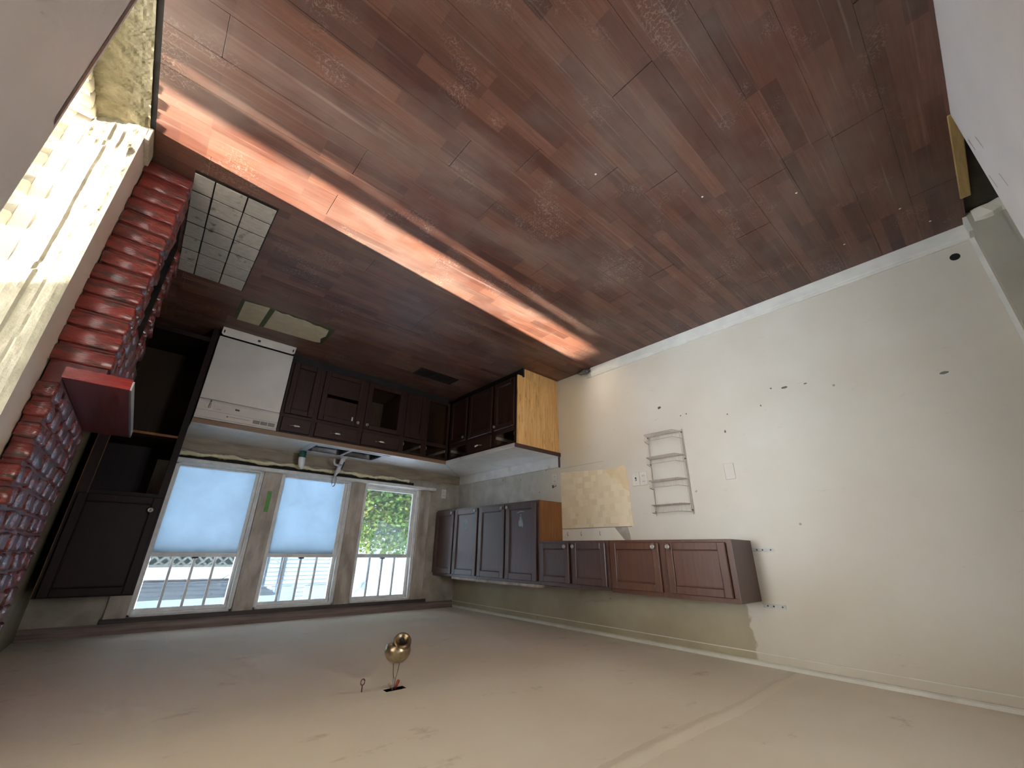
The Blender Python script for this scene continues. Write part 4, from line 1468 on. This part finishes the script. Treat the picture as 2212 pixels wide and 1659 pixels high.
tag(o, 'dark grey clump of dust at the broken baseboard end', 'debris')
bp = MB().box(.0015, .012, -2.36, -2.30, .045, .099)
o = bp.build('baseboard_stub', 'galv', None, bevel=.002, off=(.005, -2.33, .04))
tag(o, 'small dull metal stub at the baseboard end', 'fitting')
# paint specks on the boards
for k, (x, y) in enumerate(((1.0, -4.55), (.45, -4.9), (1.35, -4.2), (.33, -4.62), (1.9, -3.9), (.2, -5.0))):
    o = MB().lathe([(.006, 0), (.005, .0012), (.0, .0014)], 9, (x, y, .0003)).build('paint_speck', 'porcelain', fl)

# ------------------------------------------------------------------ remains of the ceiling lamp and a screw eye
cx, cy = 2.033, -2.552
lm = thing('pendant_remains', (cx, cy, H), 'brass lamp canopy hanging by bare wires from the ceiling hole', 'ceiling lamp')
prof = [(.012, 2.352), (.034, 2.348), (.050, 2.335), (.062, 2.315), (.066, 2.298), (.063, 2.283), (.057, 2.272), (.052, 2.270), (.050, 2.276), (.0, 2.30)]
MB().lathe([(r, z) for r, z in prof], 32, (cx, cy, 0)).build('canopy', 'brass', lm, smooth=True)
tilt = Vector((-.30, .62, .72)).to_track_quat('Z', 'X').to_matrix()
cup = MB().lathe([(.0, .030), (.020, .028), (.036, .018), (.046, 0), (.047, -.014), (.042, -.026), (.034, -.031), (.030, -.026), (.020, -.018), (.0, -.016)], 28, (cx - .008, cy - .020, 2.266), tilt=tilt)
co = cup.build('socket_cup', 'brass_dk', lm, smooth=True)
MB().lathe([(.009, -.034), (.011, -.030), (.011, -.012), (.0, -.012)], 14, (cx - .008, cy - .020, 2.266), tilt=tilt).build('socket_hole', 'black', co)
for dx in (-.018, .018):
    MB().tube([(cx + dx, cy, 2.348), (cx + dx * .7, cy + .002, 2.39), (cx + dx * .25, cy + .004, 2.425), (cx + dx * .1, cy + .004, 2.47)], .0018, 6).build('wire', 'brass_dk', lm, smooth=True)
MB().tube([(cx + .008, cy, 2.465), (cx + .026, cy - .004, 2.440), (cx + .030, cy - .004, 2.436)], [.005, .008, .006], 8).build('wire_nut', 'wirecap_tan', lm, smooth=True)
MB().tube([(cx - .006, cy, 2.465), (cx - .018, cy - .004, 2.432), (cx - .020, cy - .004, 2.427)], [.005, .008, .005], 8).build('wire_nut', 'wirecap_red', lm, smooth=True)
MB().prism([(cx + .004, 2.455), (cx + .014, 2.45), (cx + .016, 2.425), (cx + .004, 2.41)], cy - .006, cy - .003, lambda a, b, c: (a, c, b)).build('mounting_tab', 'galv', lm)
ey = thing('screw_eye', (2.184, -2.514, H), 'small rusty screw eye in the ceiling beside the lamp hole', 'hook')
MB().tube([(2.184, -2.514, H), (2.184, -2.514, 2.432)], .003, 8).build('shank', 'eye', ey)
MB().tube([(2.184 + .010 * math.sin(t), -2.514, 2.420 + .0125 * math.cos(t)) for t in [2 * math.pi * k / 18 for k in range(18)]], .0028, 8, True).build('ring', 'eye', ey, smooth=True)

# ------------------------------------------------------------------ outdoors
struct('ground', MB().box(-14, 22, -16, 22, -.5, -.35), 'ground', 'bare yard ground outside')
# lattice fence seen over the first window's meeting rail
lf = thing('lattice_fence', (2.2, 5.0, -.35), 'pale lattice-topped fence seen through the first window', 'fence')
MB().box(1.35, 3.25, 5.03, 5.05, -.35, 1.60).build('fence_board', 'lat_back', lf)
MB().box(1.35, 3.25, 4.99, 5.05, 2.125, 2.165).build('top_rail', 'lattice', lf)
MB().box(1.35, 3.25, 5.06, 5.07, 1.60, 2.125).build('lattice_back', 'lat_back', lf)  # dark grey-green sheet filling the gaps of the lattice
for sgn, yy in ((1, 5.0), (-1, 5.012)):
    k = 0
    x = 1.35
    while x < 3.25:
        a0, z0, z1 = x, 1.60, 2.125
        a1 = a0 + sgn * (z1 - z0)
        if 1.35 <= a1 <= 3.25 or True:
            MB().add([(a0 - .024, yy, z0), (a0 + .024, yy, z0), (a1 + .024, yy, z1), (a1 - .024, yy, z1), (a0 - .024, yy + .01, z0), (a0 + .024, yy + .01, z0), (a1 + .024, yy + .01, z1), (a1 - .024, yy + .01, z1)], [(0, 1, 2, 3), (4, 7, 6, 5), (0, 4, 5, 1), (3, 2, 6, 7), (0, 3, 7, 4), (1, 5, 6, 2)]).build('slat', 'lattice', lf)
        x += .155
# neighbour porch roof
pr = thing('porch_roof', (2.6, 4.2, 2.4), 'blue-grey porch roof with brown fascia seen through the first window', 'roof')
MB().add([(1.25, 5.4, 2.375), (4.6, 5.4, 2.375), (4.6, 3.0, 2.50), (1.25, 3.0, 2.50), (1.25, 5.4, 2.44), (4.6, 5.4, 2.44), (4.6, 3.0, 2.60), (1.25, 3.0, 2.60)], [(0, 1, 2, 3), (4, 7, 6, 5), (0, 4, 5, 1), (3, 2, 6, 7), (0, 3, 7, 4), (1, 5, 6, 2)]).build('soffit', 'soffit', pr)
MB().box(1.25, 4.6, 5.0, 5.08, 2.37, 2.47).build('fascia', 'fascia', pr)
for k in range(4):
    MB().box(1.25, 4.6, 4.7 - k * .45, 4.78 - k * .45, 2.388 + .0235 * k, 2.41 + .0235 * k).build('beam', 'soffit', pr)
for xx in (1.32, 4.5):
    MB().box(xx - .05, xx + .05, 5.25, 5.35, -.35, 2.39).build('post', 'post', pr)
o = MB().tube([(1.4, 4.6, 2.02), (1.95, 4.6, 2.45)], .006, 6).build('cable', 'post', None, off=(1.7, 4.6, 2.2))
tag(o, 'thin slanting cable outside the first window', 'cable')
# neighbour house with board siding, through the middle window
nh = thing('neighbour_house', (0, 6.3, -.35), 'pale blue house with board siding seen through the middle window', 'building')
MB().box(-1.05, 1.2, 6.32, 9, -.35, 3.6).build('wall', 'siding', nh)
sb_ = MB().prism([(0, 0), (-.022, .004), (-.006, .085), (0, .085)], -1.05, 1.2, lambda a, b, c: (c, 6.32 + a, b)).data('board')
for k in range(12):
    piece('board', sb_, 'siding', nh, (0, 0, 1.90 + .085 * k - 0))
for ob in [c for c in nh.children if c.name.startswith('board')]:
    ob.location = Vector((0, 0, 1.90 + .085 * int(ob.name.split('.')[-1] if '.' in ob.name else 0))) - Vector(nh.location)
MB().box(-.85, -.1, 6.28, 6.32, 2.62, 3.4).build('window', 'soffit', nh)
MB().box(.15, .6, 6.28, 6.32, 2.62, 3.4).build('window', 'soffit', nh)
for k, xx in enumerate((.92, 1.22)):
    o = thing('porch_post', (xx, 4.4, -.35), 'dark blue-grey post outside the middle window, %s the casing' % ('farther from' if k == 0 else 'closer to'), 'post', 'posts outside the middle window')
    MB().box(xx - .045, xx + .045, 4.36, 4.44, -.35, 2.9).build('shaft', 'post', o, bevel=.005)
    MB().box(xx - .065, xx + .065, 4.34, 4.46, -.35, -.2).build('plinth', 'post', o)
# white stucco wall beyond the third window
so = thing('stucco_wall', (-2.9, 8.5, -.35), 'bright white stucco building seen through the third window', 'building')
MB().box(-6.5, -1.3, 8.5, 8.7, -.35, 4.2).build('wall', 'white_wall_out', so)
MB().box(-2.55, -2.4, 8.47, 8.5, 2.75, 2.95).build('vent', 'soffit', so)
# shrub
sh = thing('shrub', (-.55, 3.2, -.35), 'leafy green and yellow shrub outside the third window', 'shrub')
lv = MB()
rnd = random.Random(3)
for k in range(7500):
    while True:
        p = Vector((rnd.uniform(-1, 1), rnd.uniform(-1, 1), rnd.uniform(-1, 1)))
        if p.length < 1:
            break
    c = Vector((-.55 + p.x * 1.15, 3.25 + p.y * .6, .95 + p.z * 1.0))
    a = Vector((rnd.uniform(-1, 1), rnd.uniform(-1, 1), rnd.uniform(-.9, .6))).normalized()
    b = a.cross(Vector((rnd.uniform(-1, 1), rnd.uniform(-1, 1), rnd.uniform(-1, 1)))).normalized()
    L, Wd = rnd.uniform(.07, .13), rnd.uniform(.022, .038)
    lv.add([c, c + a * L * .5 + b * Wd, c + a * L, c + a * L * .5 - b * Wd], [(0, 1, 2, 3)])
tag(lv.build('leaves', 'leaf', sh), kind='stuff')
stm = MB()
for k in range(9):
    a = k * .7
    stm.tube([(-.55 + .05 * math.cos(a), 3.25 + .05 * math.sin(a), -.35), (-.55 + .3 * math.cos(a), 3.25 + .2 * math.sin(a), .4), (-.55 + .6 * math.cos(a), 3.25 + .35 * math.sin(a), 1.2)], [.025, .016, .006], 6)
stm.build('stems', 'bark', sh)

# ------------------------------------------------------------------ sky portals in the openings (they only guide the sky light)
for a, b in OPEN:
    portal('window_portal', ((a + b) / 2, .2, (WZ0 + WZ1) / 2), (0, -1, 0), b - a, WZ1 - WZ0)
portal('added_window_portal', (1.85, NY - .15, 1.55), (0, 1, 0), .7, .7)
portal('porch_bay_portal', (PX1 + .1, -.7, 1.25), (-1, 0, 0), 5.3, 2.5)
